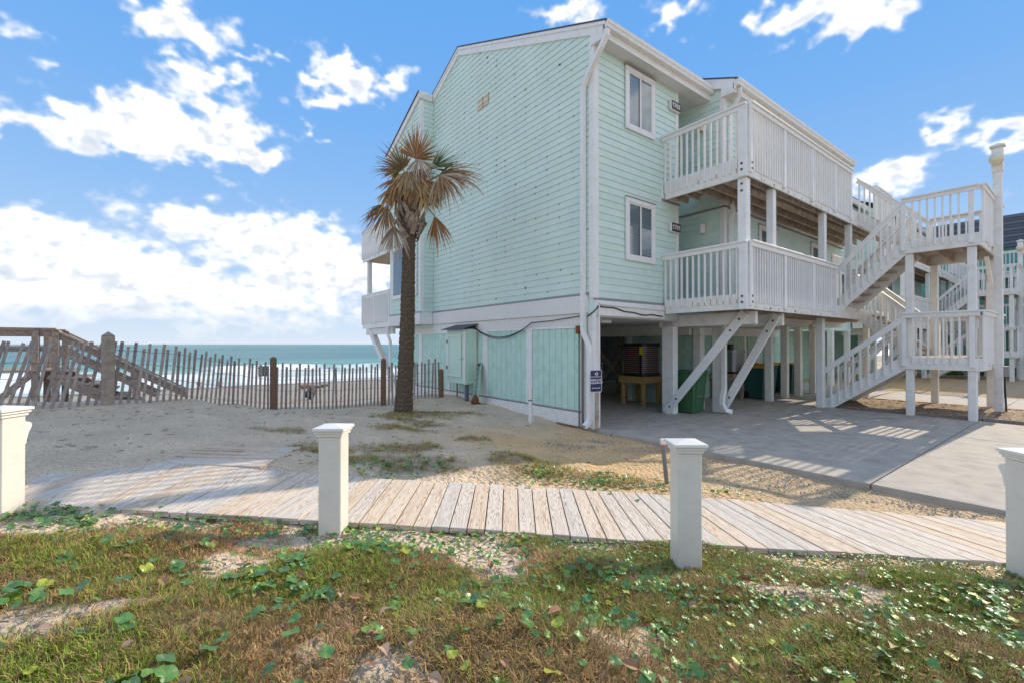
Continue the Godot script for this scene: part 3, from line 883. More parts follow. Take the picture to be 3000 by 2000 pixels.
func gutter(parent: Node3D, x0: float, x1: float, z: float, y: float) -> void:
	var pr := [Vector3(x0, y, z - 0.13), Vector3(x0, y, z), Vector3(x0, y - 0.05, z), Vector3(x0, y - 0.075, z - 0.02), Vector3(x0, y - 0.13, z - 0.035), Vector3(x0, y - 0.13, z - 0.13)]
	obj("gutter", prism(pr, Vector3(x1 - x0, 0, 0)), M.white, parent)
	box("gutter_lip", M.white, parent, Vector3(x0 - 0.004, y, z - 0.018), Vector3(x1 + 0.004, y + 0.012, z + 0.006), 0.004)

func roof_slab(parent: Node3D, called: String, m: Material, x0: float, x1: float, z0: float, z1: float, dz: float, dy: float, top: float, thick: float) -> void:
	var p := []
	for e in [[z0, top], [z1, top], [z1, top - thick], [z0, top - thick]]:
		p.append(Vector3(x0, roof_y(e[0]) + dy + e[1], e[0] + dz))
	obj(called, prism(p, Vector3(x1 - x0, 0, 0)), m, parent)

func wall_strips(parent: Node3D, m: Material, p: Vector3, q: Vector3, y0: float, y1: float, n: Vector3, step := 0.2) -> void:
	var l := p.distance_to(q)
	var k := maxi(1, int(round(l / step)))
	var u := (q - p) / k
	for i in k:
		var a := p + u * i
		var c := a + u
		var sz := Vector3(u.length() - 0.011, y1 - y0, 0.016)
		var ud := u.normalized()
		obj("wall_board", bx(sz, 0.003), m, parent, Transform3D(Basis(ud, Vector3.UP, ud.cross(Vector3.UP)), (a + c) * 0.5 + Vector3.UP * ((y0 + y1) * 0.5) + n * 0.008))

func body(parent: Node3D, m: Material, x0: float, x1: float, zf: float, zb: float, y0: float, dz: float, dy: float) -> void:
	var p := [Vector3(x0, y0, zf), Vector3(x0, y0, zb), Vector3(x0, roof_y(zb - dz) + dy - 0.22, zb), Vector3(x0, roof_y(RIDGE) + dy - 0.22, RIDGE + dz), Vector3(x0, roof_y(zf - dz) + dy - 0.22, zf)]
	obj("wall", prism(p, Vector3(x1 - x0, 0, 0)), m, parent)

func make_house() -> void:
	var H := thing("beach_house", "mint clapboard beach house on pilings with white trim behind the palm", "house")
	# first unit: the tall gabled end
	body(H, M.mint, 0.0, 2.98, 0.0, -9.52, 2.3, 0.0, 0.0)
	body(H, M.mint, 2.98, 3.95, -1.6, -9.52, 2.3, 0.0, 0.0)
	body(H, M.mint, 3.95, 12.0, 0.65, -9.52, 2.3, 0.63, -0.05)
	var bp := [Vector3(-0.46, 2.4, -7.04), Vector3(-0.46, 2.4, -9.52), Vector3(-0.46, roof_y(-9.52) - 0.22, -9.52), Vector3(-0.46, roof_y(-7.04) - 0.22, -7.04)]
	obj("wall", prism(bp, Vector3(0.46, 0, 0)), M.mint, H)
	# boards of the gable
	var X := Vector3(-1, 0, 0)
	var y := 2.78
	while y < 10.3:
		var t := y + 0.159
		var za := func(h: float) -> float: return minf(-0.02, 0.24 - (h + 0.24 - 8.17) / 0.432)
		var zb := func(h: float) -> float: return maxf(-7.02, RIDGE - (10.6 - 0.24 - h) / 0.432)
		var a: float = za.call(y)
		var b: float = zb.call(y)
		var c: float = za.call(t)
		var d: float = zb.call(t)
		if a - b > 0.05:
			if c < d:
				c = (a + b) * 0.5
				d = c
			clap(M.gable, H, Vector3(0, y, a), Vector3(0, y, b), Vector3(0, t, d), Vector3(0, t, c), X, 1)
		y += 0.147
	y = 2.78
	while y < 9.5:      # the bay that steps out towards the sea
		var t := y + 0.159
		var zb := func(h: float) -> float: return maxf(-9.44, RIDGE - (10.6 - 0.24 - h) / 0.432)
		var b: float = zb.call(y)
		var d: float = zb.call(t)
		if b < -7.2: clap(M.gable, H, Vector3(-0.46, y, -7.13), Vector3(-0.46, y, b), Vector3(-0.46, t, minf(d, -7.14)), Vector3(-0.46, t, -7.13), X, 1)
		y += 0.147
	boards(M.mint, H, Vector3(-0.37, 0, -7.04), Vector3(-0.005, 0, -7.04), 2.78, 9.6, Vector3(0, 0, 1))
	# facade of the first unit
	boards(M.mint, H, Vector3(0.13, 0, 0), Vector3(2.88, 0, 0), 2.67, 7.84, Vector3(0, 0, 1))
	window(H, Vector3(0.96, 6.4, 0), Vector3.RIGHT, Vector3(0, 0, 1), 1.04, 1.37, "curtain")
	window(H, Vector3(0.96, 3.54, 0), Vector3.RIGHT, Vector3(0, 0, 1), 1.04, 1.37, "blind")
	window(H, Vector3(-0.46, 3.3, -9.3), Vector3(0, 0, 1), X, 2.05, 1.85, "none")
	# recess and second unit
	boards(M.mint, H, Vector3(3.95, 0, -1.6), Vector3(3.95, 0, 0.55), 2.76, 5.06, X)
	boards(M.mint, H, Vector3(3.95, 0, -1.6), Vector3(3.95, 0, 0.55), 5.55, 7.9, X)
	boards(M.mint, H, Vector3(4.06, 0, 0.65), Vector3(11.95, 0, 0.65), 2.76, 5.06, Vector3(0, 0, 1))
	boards(M.mint, H, Vector3(4.06, 0, 0.65), Vector3(11.95, 0, 0.65), 5.55, 7.82, Vector3(0, 0, 1))
	for wx in [5.7, 9.2]:
		window(H, Vector3(wx, 3.55, 0.65), Vector3.RIGHT, Vector3(0, 0, 1), 1.1, 1.37, "blind")
		window(H, Vector3(wx, 6.4, 0.65), Vector3.RIGHT, Vector3(0, 0, 1), 1.1, 1.35, "blind")
	for e in [2.76, 5.55]:
		box("door", M.white, H, Vector3(3.05, e, -1.6), Vector3(3.9, e + 2.0, -1.56), 0.006)
		box("door", M.white, H, Vector3(11.0, e, 0.66), Vector3(11.85, e + 2.0, 0.7), 0.006)
	# trim
	box("corner_board", M.white, H, Vector3(-0.022, 2.66, -0.11), Vector3(0.0, 8.02, 0.024))
	box("corner_board", M.white, H, Vector3(0.001, 2.62, 0.0), Vector3(0.13, 7.84, 0.024))
	box("corner_board", M.white, H, Vector3(2.88, 2.62, 0.0), Vector3(2.985, 7.84, 0.026))
	box("corner_board", M.white, H, Vector3(-0.485, 2.76, -7.12), Vector3(-0.461, 9.6, -7.015))
	box("corner_board", M.white, H, Vector3(-0.46, 2.76, -7.038), Vector3(-0.36, 9.6, -7.016))
	box("corner_board", M.white, H, Vector3(-0.484, 2.76, -9.53), Vector3(-0.461, 8.6, -9.43))
	box("corner_board", M.white, H, Vector3(3.926, 2.72, 0.55), Vector3(3.949, 7.95, 0.674))
	box("corner_board", M.white, H, Vector3(3.95, 2.72, 0.651), Vector3(4.06, 7.85, 0.675))
	# belts
	box("flashing", M.flash, H, Vector3(-0.05, 2.725, -7.0), Vector3(0.0, 2.765, -0.12), 0.002)
	box("flashing", M.flash, H, Vector3(-0.51, 2.725, -9.54), Vector3(-0.46, 2.765, -7.0), 0.002)
	box("flashing", M.flash, H, Vector3(0.0, 2.61, 0.0), Vector3(2.3, 2.655, 0.055), 0.002)
	box("flashing", M.flash, H, Vector3(2.3, 5.07, 0.0), Vector3(3.0, 5.12, 0.05), 0.002)
	box("flashing", M.flash, H, Vector3(3.9, 5.07, 0.652), Vector3(12.0, 5.11, 0.71), 0.002)
	box("flashing", M.flash, H, Vector3(3.9, 5.07, -1.6), Vector3(3.948, 5.11, 0.71), 0.002)
	box("skirt_board", M.rustwhite, H, Vector3(-0.06, 2.36, -6.98), Vector3(0.0, 2.724, -0.14))
	box("skirt_board", M.rustwhite, H, Vector3(-0.52, 2.36, -9.54), Vector3(-0.462, 2.724, -6.98))
	box("skirt_board", M.white, H, Vector3(-0.46, 2.36, -7.04), Vector3(-0.061, 2.724, -6.985))
	box("skirt_board", M.worn, H, Vector3(0.0, 2.3, 0.002), Vector3(2.34, 2.609, 0.06))
	box("skirt_board", M.white, H, Vector3(3.9, 5.111, 0.652), Vector3(12.0, 5.5, 0.7))
	box("skirt_board", M.white, H, Vector3(2.3, 5.13, 0.001), Vector3(3.0, 5.5, 0.045))
	box("skirt_board", M.worn, H, Vector3(3.9, 2.3, 0.652), Vector3(12.0, 2.72, 0.7))
	box("beam", M.rustwhite, H, Vector3(-0.02, 2.115, -9.5), Vector3(0.1, 2.358, -0.2))
	# roofs
	roof_slab(H, "roof", M.shingle, -0.075, 3.96, 0.4, RIDGE, 0.0, 0.0, 0.03, 0.035)
	roof_slab(H, "roof", M.shingle, -0.075, 3.96, RIDGE, -7.06, 0.0, 0.0, 0.03, 0.035)
	roof_slab(H, "roof", M.shingle, -0.55, 3.96, -7.06, -9.86, 0.0, 0.0, 0.03, 0.035)
	roof_slab(H, "roof", M.shingle, 3.86, 12.15, 0.4, RIDGE, 0.63, -0.05, 0.03, 0.035)
	roof_slab(H, "roof", M.shingle, 3.86, 12.15, RIDGE, -9.86, 0.63, -0.05, 0.03, 0.035)
	roof_slab(H, "rake_board", M.white, -0.05, 0.0, 0.34, RIDGE, 0.0, 0.0, -0.006, 0.24)
	roof_slab(H, "rake_board", M.white, -0.05, 0.0, RIDGE, -7.04, 0.0, 0.0, -0.006, 0.24)
	roof_slab(H, "rake_board", M.white, -0.52, -0.461, -7.04, -9.84, 0.0, 0.0, -0.006, 0.22)
	roof_slab(H, "rake_trim", M.white, -0.066, -0.051, 0.36, RIDGE, 0.0, 0.0, -0.006, 0.075)
	roof_slab(H, "rake_trim", M.white, -0.066, -0.051, RIDGE, -7.04, 0.0, 0.0, -0.006, 0.075)
	box("rake_board", M.rustwhite, H, Vector3(-0.53, 9.64, -7.04), Vector3(-0.066, 9.87, -6.99))
	roof_slab(H, "rake_board", M.white, 3.87, 3.92, 0.34, RIDGE, 0.63, -0.05, -0.006, 0.24)
	box("soffit", M.soffit, H, Vector3(0.0, 7.84, 0.0), Vector3(3.95, 7.86, 0.29), 0.002)
	box("soffit", M.soffit, H, Vector3(2.99, 7.865, -1.6), Vector3(3.94, 7.885, 0.0), 0.002)
	box("soffit", M.soffit, H, Vector3(3.95, 7.79, 0.65), Vector3(12.1, 7.81, 0.92), 0.002)
	box("fascia", M.white, H, Vector3(-0.05, 7.83, 0.29), Vector3(3.96, 8.06, 0.312))
	box("fascia", M.white, H, Vector3(3.87, 7.78, 0.92), Vector3(12.12, 8.0, 0.942))
	gutter(H, -0.05, 3.93, 0.443, 8.105)
	box("eave_return", M.white, H, Vector3(-0.047, 7.82, -0.05), Vector3(-0.001, 8.06, 0.31))
	box("eave_return", M.white, H, Vector3(3.873, 7.77, 0.62), Vector3(3.918, 8.0, 0.94))
	gutter(H, 3.88, 12.15, 1.073, 8.055)
	spout("downspout", M.white, H, [Vector3(-0.01, 7.95, 0.37), Vector3(-0.02, 7.82, 0.36), Vector3(-0.06, 7.62, 0.25), Vector3(-0.08, 7.2, -0.1), Vector3(-0.085, 7.02, -0.2), Vector3(-0.085, 6.9, -0.215), Vector3(-0.085, 2.02, -0.215), Vector3(-0.085, 1.93, -0.2), Vector3(-0.085, 1.7, -0.06), Vector3(-0.085, 1.6, -0.04), Vector3(-0.085, 0.26, -0.04), Vector3(-0.11, 0.14, -0.04), Vector3(-0.24, 0.06, -0.04)], 0.1, Vector3(0, 0, 1))
	spout("downspout", M.white, H, [Vector3(4.05, 7.9, 1.0), Vector3(4.05, 7.75, 1.0), Vector3(4.1, 7.5, 0.82), Vector3(4.1, 7.38, 0.74), Vector3(4.1, 5.3, 0.74), Vector3(4.1, 5.0, 0.8), Vector3(4.1, 4.75, 0.74), Vector3(4.1, 2.5, 0.74)], 0.08, Vector3(1, 0, 0))
	# ground floor under the gable
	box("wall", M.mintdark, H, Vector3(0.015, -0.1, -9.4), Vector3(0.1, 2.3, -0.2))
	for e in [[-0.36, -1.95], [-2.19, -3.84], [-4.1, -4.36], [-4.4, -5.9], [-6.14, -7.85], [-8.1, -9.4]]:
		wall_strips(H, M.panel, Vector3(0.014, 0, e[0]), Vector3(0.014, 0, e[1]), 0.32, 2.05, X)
	for e in [[-0.2, -0.35], [-1.96, -2.18], [-3.85, -4.09], [-5.91, -6.13], [-7.86, -8.09]]:
		box("trim_board", M.white, H, Vector3(-0.02, 0.0, e[1]), Vector3(0.013, 2.114, e[0]))
	box("trim_board", M.white, H, Vector3(-0.022, 2.052, -9.4), Vector3(0.013, 2.113, -0.351))
	box("base_board", M.worn, H, Vector3(-0.035, -0.35, -9.4), Vector3(0.013, 0.28, -0.2))
	box("flashing", M.flash, H, Vector3(-0.03, 0.281, -9.4), Vector3(0.013, 0.318, -0.34), 0.002)
	box("skirting_plank", M.brownpost, H, Vector3(-0.05, -0.2, -1.1), Vector3(-0.037, 0.0, -0.15))
	box("corner_post", M.worn, H, Vector3(0.005, 0.0, -0.19), Vector3(0.2, 2.299, 0.0), 0.01)
	box("corner_post", M.worn, H, Vector3(-0.05, 0.0, -0.02), Vector3(0.0, 2.35, 0.07), 0.006)
	# carport: ceiling, storage walls, pilings
	box("ceiling", M.soffit, H, Vector3(0.1, 2.275, -9.4), Vector3(12.0, 2.298, 0.0), 0.002)
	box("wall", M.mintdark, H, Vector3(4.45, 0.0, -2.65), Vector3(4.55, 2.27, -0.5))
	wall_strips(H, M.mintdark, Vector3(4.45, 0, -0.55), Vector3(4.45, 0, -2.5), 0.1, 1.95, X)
	box("beam", M.worn, H, Vector3(4.3, 1.96, -9.0), Vector3(4.44, 2.27, -0.5))
	box("trim_board", M.worn, H, Vector3(4.4, 0.0, -2.67), Vector3(4.449, 1.95, -2.51))
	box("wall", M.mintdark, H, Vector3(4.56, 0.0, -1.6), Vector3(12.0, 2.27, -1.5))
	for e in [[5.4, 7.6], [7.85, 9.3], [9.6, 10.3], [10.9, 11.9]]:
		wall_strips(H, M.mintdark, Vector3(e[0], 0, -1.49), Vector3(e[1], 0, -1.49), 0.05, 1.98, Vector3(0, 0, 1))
	for e in [7.62, 9.32, 10.32]:
		box("trim_board", M.worn, H, Vector3(e, 0.0, -1.49), Vector3(e + 0.2, 2.1, -1.46))
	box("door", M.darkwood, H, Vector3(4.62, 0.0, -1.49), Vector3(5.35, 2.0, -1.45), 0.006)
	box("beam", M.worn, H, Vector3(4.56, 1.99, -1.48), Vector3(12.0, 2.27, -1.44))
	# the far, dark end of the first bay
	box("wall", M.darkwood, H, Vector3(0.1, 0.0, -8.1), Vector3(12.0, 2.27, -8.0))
	for k in 14:
		box("slat", M.worn, H, Vector3(5.4 + k * 0.16, 0.1, -6.5), Vector3(5.52 + k * 0.16, 1.0, -6.47), 0.003)
	for k in 9:
		box("slat", M.mintdark, H, Vector3(3.4 + k * 0.16, 0.1, -6.6), Vector3(3.54 + k * 0.16, 2.1, -6.57), 0.003)
	bar("cross_brace", M.joist, H, Vector3(4.35, 1.7, -4.0), Vector3(6.2, 0.05, -4.0), 0.05, 0.17)
	bar("cross_brace", M.joist, H, Vector3(4.35, 0.15, -4.07), Vector3(6.2, 1.75, -4.07), 0.05, 0.17)
	box("piling", M.joist, H, Vector3(5.75, 0.0, -4.25), Vector3(5.95, 2.27, -4.1), 0.01)
	box("piling", M.worn, H, Vector3(5.5, 0.0, -3.65), Vector3(5.62, 2.27, -3.55), 0.01)
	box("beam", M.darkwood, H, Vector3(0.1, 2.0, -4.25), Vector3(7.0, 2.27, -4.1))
	for p in [[3.0, -0.47, 0.2, -0.14], [4.4, -0.47, 0.22, -0.25], [7.55, 0.0, 0.17, 0.2], [8.85, -0.08, 0.17, 0.12], [9.95, -0.1, 0.17, 0.1], [11.2, -0.1, 0.17, 0.1]]:
		box("piling", M.worn, H, Vector3(p[0], 0.0, p[1]), Vector3(p[0] + p[2], 2.29, p[3]), 0.012)
	box("piling", M.worn, H, Vector3(4.18, 0.0, 0.2), Vector3(4.36, 2.29, 0.46), 0.012)
	spout("downspout", M.white, H, [Vector3(4.12, 2.3, 0.55), Vector3(4.12, 0.6, 0.55), Vector3(4.0, 0.4, 0.57), Vector3(3.98, 0.25, 0.57), Vector3(4.06, 0.1, 0.6), Vector3(4.22, 0.05, 0.66)], 0.11, Vector3(0, 0, 1))
	box("light_fixture", M.white, H, Vector3(0.9, 2.2, -1.4), Vector3(1.25, 2.274, -0.6), 0.01)
	box("light_fixture", M.white, H, Vector3(5.0, 2.2, -1.2), Vector3(5.8, 2.274, -1.05), 0.01)
	# sea-side decks, seen past the palm
	for e in [[2.72, 0.36], [5.42, 0.3]]:
		var fy: float = e[0]
		box("sea_deck_floor", M.joist, H, Vector3(-0.42, fy - e[1] + 0.04, -12.5), Vector3(3.4, fy, -9.54), 0.01)
		box("sea_deck_rim", M.white, H, Vector3(-0.46, fy - e[1], -12.55), Vector3(-0.421, fy + 0.02, -9.54))
		box("sea_deck_rail", M.white, H, Vector3(-0.5, fy + 0.98, -12.6), Vector3(-0.36, fy + 1.02, -9.54))
		box("sea_deck_rail", M.white, H, Vector3(-0.485, fy + 0.88, -12.55), Vector3(-0.45, fy + 0.978, -9.54))
		for k in 25:
			var z := -9.66 - k * 0.118
			box("sea_deck_baluster", M.white, H, Vector3(-0.5, fy - 0.16, z - 0.02), Vector3(-0.462, fy + 0.9, z + 0.02), 0.003)
		for z in [-9.6, -11.1, -12.5]:
			box("sea_deck_post", M.white, H, Vector3(-0.515, fy - 0.2, z - 0.045), Vector3(-0.46, fy + 0.95, z + 0.045), 0.003)
		box("sea_deck_rail", M.white, H, Vector3(-0.36, fy + 0.98, -12.6), Vector3(3.4, fy + 1.02, -12.46))
	box("sea_deck_post", M.white, H, Vector3(-0.4, 2.7, -12.2), Vector3(-0.24, 5.14, -12.04))
	box("sea_deck_beam", M.rustwhite, H, Vector3(-0.4, 2.1, -12.3), Vector3(-0.28, 2.35, -9.5))
	for s in [-0.42, -0.26]:
		bar("brace", M.worn, H, Vector3(s, 2.35, -11.95), Vector3(s, 0.3, -9.5), 0.05, 0.2)
	spout("downspout", M.white, H, [Vector3(-0.48, 2.35, -9.75), Vector3(-0.48, 2.1, -9.75), Vector3(-0.48, 1.8, -9.5), Vector3(-0.48, 0.0, -9.5)], 0.1, Vector3(1, 0, 0))
	# pipes, conduits and cables at the near corner
	pipe("conduit", M.brownpipe, H, [Vector3(-0.06, -0.1, -0.26), Vector3(-0.06, 1.95, -0.26)], 0.022)
	pipe("conduit", M.pipe, H, [Vector3(-0.06, -0.1, -0.36), Vector3(-0.06, 1.98, -0.36)], 0.014)
	box("junction_box", M.rust, H, Vector3(-0.1, 1.93, -0.43), Vector3(-0.025, 2.1, -0.34))
	pipe("conduit", M.white, H, [Vector3(0.06, 1.5, 0.09), Vector3(0.06, 2.5, 0.09), Vector3(0.08, 2.53, 0.085), Vector3(2.5, 2.5, 0.085)], 0.014)
	var c1 := []
	var c2 := []
	var c3 := []
	for k in 17:
		var t := k / 16.0
		c1.append(Vector3(-0.07, 2.22 - 1.28 * t * (1.0 - t) * (1.0 if t < 1.0 else 0.0), lerpf(-4.5, -1.9, t)))
		c2.append(Vector3(-0.085, 2.22 - 1.42 * t * (1.0 - t), lerpf(-4.5, -1.9, t)))
		c3.append(Vector3(0.05 + t * 2.2, 2.49 - 0.12 * smoothstep(0.0, 0.7, t) - 0.012 * sin(t * 21.0), 0.075))
	for c in [c1, c2]:
		c.append(Vector3(-0.07, 2.24, -1.2))
		c.append(Vector3(-0.07, 2.3, -0.32))
	pipe("cable", M.black, H, c1, 0.011, 6)
	pipe("cable", M.black, H, c2, 0.011, 6)
	pipe("cable", M.black, H, c3, 0.014, 6)
	pipe("cable", M.black, H, [Vector3(0.04, 2.48, 0.08), Vector3(-0.04, 2.4, 0.08), Vector3(-0.08, 2.28, -0.1)], 0.014, 6)

# ---------------------------------------------------------------- decks and stairs
# a railing over the line p-q (y = floor there), n pointing outwards, balusters fixed to the outside of the rim
func rail(D: Node3D, p: Vector3, q: Vector3, n: Vector3, count: int, drop: float, posts: Array, top := 1.06) -> void:
	var up := Vector3.UP
	bar("rail_cap", M.white, D, p + up * (top - 0.02) + n * 0.02, q + up * (top - 0.02) + n * 0.02, 0.15, 0.038)
	bar("rail_board", M.white, D, p + up * (top - 0.085) + n * 0.045, q + up * (top - 0.085) + n * 0.045, 0.038, 0.092)
	for i in count:
		var t := (i + 0.5) / count
		var skip := false
		for s in posts:
			if absf(t - s) * p.distance_to(q) < 0.07: skip = true
		if skip: continue
		var b := p.lerp(q, t)
		var h := top - 0.045 + drop
		obj("baluster", bx(Vector3(0.038, h, 0.038), 0.004), M.worn if i % 3 == 0 else M.white, D, Transform3D(Basis(n.cross(up), up, n), b + n * 0.019 + up * ((top - 0.045 - drop) * 0.5) + n * 0.001))
	for s in posts:
		var b := p.lerp(q, s)
		var h := top - 0.04 + drop + 0.06
		obj("rail_post", bx(Vector3(0.09, h, 0.045), 0.006), M.white, D, Transform3D(Basis(n.cross(up), up, n), b + n * 0.0235 + up * ((top - 0.04 - drop - 0.06) * 0.5)))

func bolt(D: Node3D, p: Vector3, n: Vector3) -> void:
	var st := begin()
	tube(st, [p, p + n * 0.012], [0.026, 0.022], 10)
	obj("bolt", st.commit(), M.bolt, D)

func make_deck(called: String, label: String, dx: float, dz: float, fy: float, rim: float, xr: float, upper: bool, near := true) -> void:
	var D := thing(called, label, "deck", Vector3(2.36 + dx, 0, dz))
	var x0 := 2.36 + dx
	var zc := 1.95 + dz
	var x1 := 12.0 + dx
	var zb := dz + 0.07
	for k in 13:
		var z := 0.0 + dz + 0.075 + k * 0.145
		if z < 0.72 + dz and upper: bar("floor_board", M.joist, D, Vector3(x0 + 0.05, fy - 0.02, z), Vector3(3.9 + dx, fy - 0.02, z), 0.138, 0.036)
		else: bar("floor_board", M.joist, D, Vector3(x0 + 0.05, fy - 0.02, z), Vector3(x1, fy - 0.02, z), 0.138, 0.036)
	box("rim_board", M.worn, D, Vector3(x0, fy - rim, zb), Vector3(x0 + 0.04, fy, zc - 0.001))
	box("rim_board", M.worn, D, Vector3(x0, fy - rim, zc), Vector3(x1, fy, zc + 0.04))
	var z := dz + 0.75
	while z < zc - 0.1:
		box("joist", M.joist, D, Vector3(x0 + 0.045, fy - rim + 0.03, z), Vector3(x1, fy - 0.05, z + 0.045))
		z += 0.32
	for zz in [dz + 0.12, dz + 0.42]:
		box("joist", M.joist, D, Vector3(x0 + 0.045, fy - rim + 0.05, zz), Vector3(3.2 + dx, fy - 0.05, zz + 0.045))
	rail(D, Vector3(x0, fy, dz + 0.02), Vector3(x0, fy, zc + 0.02), Vector3(-1, 0, 0), 14, rim - 0.13, [])
	var l := xr - x0
	var posts := [0.0 + 0.05 / l, 1.6 / l, 3.18 / l, 4.68 / l]
	if upper: posts.append(1.0 - 0.05 / l)
	rail(D, Vector3(x0, fy, zc + 0.04), Vector3(xr, fy, zc + 0.04), Vector3(0, 0, 1), int(l / 0.115), rim - 0.13, posts)
	obj("rail_post", bx(Vector3(0.09, 1.03 + rim, 0.17), 0.006), M.white, D, Transform3D(Basis(), Vector3(x0 - 0.02, fy + (1.02 - rim) * 0.5 - 0.0, zc - 0.06)))
	if near:
		for i in 34:
			var left := i < 14
			if left and (i < 5 or upper and i % 3): continue
			var hh := rng.randf_range(0.04, 0.13)
			var bp := Vector3(x0 - 0.0215 - 0.0195, fy - rim + 0.13 + hh * 0.5 + 0.004, dz + 0.02 + (i + 0.5) / 14.0 * 1.95) if left else Vector3(x0 + 0.2 + rng.randf() * 4.2, fy - rim + 0.045, zc + 0.042)
			if left: obj("rust_stain", bx(Vector3(0.004, hh, 0.014), 0.0), M.ruststain, D, Transform3D(Basis(), bp))
			else: obj("rust_stain", bx(Vector3(rng.randf_range(0.02, 0.06), rng.randf_range(0.03, 0.07), 0.004), 0.0), M.tanstain, D, Transform3D(Basis(), bp))
		for e in [0.14, 0.26]:
			bolt(D, Vector3(x0 - 0.066, fy - rim + e, zc - 0.07), Vector3(-1, 0, 0))
			bolt(D, Vector3(x0 + 0.05, fy - rim + e, zc + 0.083), Vector3(0, 0, 1))
	if upper:
		rail(D, Vector3(10.35 + dx, fy, zc + 0.04), Vector3(x1, fy, zc + 0.04), Vector3(0, 0, 1), 12, rim - 0.13, [0.03, 0.97])
		box("post", M.white, D, Vector3(x0 + 0.02, 2.74, zc - 0.2), Vector3(x0 + 0.2, fy - rim, zc - 0.02), 0.01)
		for px in [3.6, 6.55, 8.5, 11.7]:
			box("post", M.white, D, Vector3(px + dx, 2.74, zc - 0.17), Vector3(px + dx + 0.15, fy - rim + 0.02, zc - 0.02), 0.01)
		if near:
			bolt(D, Vector3(x0 + 0.02, 4.98, zc - 0.11), Vector3(-1, 0, 0))
			bolt(D, Vector3(x0 + 0.02, 4.84, zc - 0.11), Vector3(-1, 0, 0))
	else:
		for px in [3.0, 4.3]:
			var zf := -0.45 if px < 3.5 else 0.3
			box("support_beam", M.worn, D, Vector3(px + dx, 2.14, dz - 0.55), Vector3(px + dx + 0.11, fy - rim - 0.003, dz + 1.82), 0.008)
			bar("brace", M.white, D, Vector3(px + dx - 0.03, 2.4, dz + (1.62 if px < 3.5 else 1.72)), Vector3(px + dx - 0.03, 0.02, dz + zf + 0.1), 0.06, 0.19, 0.008)
			if near:
				for e in [0.06, 0.16, 0.84, 0.93]:
					bolt(D, Vector3(px - 0.06, 2.4, 1.62 if px < 3.5 else 1.72).lerp(Vector3(px - 0.06, 0.02, zf + 0.1), e), Vector3(-1, 0, 0))
		box("post", M.worn, D, Vector3(7.18 + dx, 0, zc - 0.45), Vector3(7.35 + dx, fy - rim, zc - 0.28), 0.012)
		box("post", M.worn, D, Vector3(10.9 + dx, 0, zc - 0.4), Vector3(11.05 + dx, fy - rim, zc - 0.25), 0.012)

func flight(S: Node3D, xa: float, xb: float, z0: float, y0: float, z1: float, y1: float) -> void:
	var n := int(round(absf(y1 - y0) / 0.185))
	var up := Vector3.UP
	for x in [xa, xb - 0.04]:
		bar("stringer", M.worn, S, Vector3(x + 0.02, y0 - 0.03, z0), Vector3(x + 0.02, y1 - 0.15, z1), 0.04, 0.3)
	for k in n - 1:
		var t := (k + 1.0) / n
		var y := lerpf(y0, y1, t)
		var z := lerpf(z0, z1, t)
		box("tread", M.joist, S, Vector3(xa + 0.041, y - 0.04, z - 0.14), Vector3(xb - 0.041, y, z + 0.14), 0.004)
	for e in [[xa, -1.0], [xb, 1.0]]:
		var nn := Vector3(e[1], 0, 0)
		var p := Vector3(e[0], y0, z0)
		var q := Vector3(e[0], y1, z1)
		bar("handrail", M.white, S, p + up * 0.97 + nn * 0.02, q + up * 0.97 + nn * 0.02, 0.14, 0.038)
		bar("handrail_board", M.white, S, p + up * 0.895 + nn * 0.045, q + up * 0.895 + nn * 0.045, 0.038, 0.1)
		var c := 11
		for i in c:
			var t := (i + 0.6) / c
			var b := p.lerp(q, t)
			obj("baluster", bx(Vector3(0.038, 1.06, 0.038), 0.004), M.white if i % 2 else M.worn, S, Transform3D(Basis(), b + up * 0.36 + nn * 0.02))

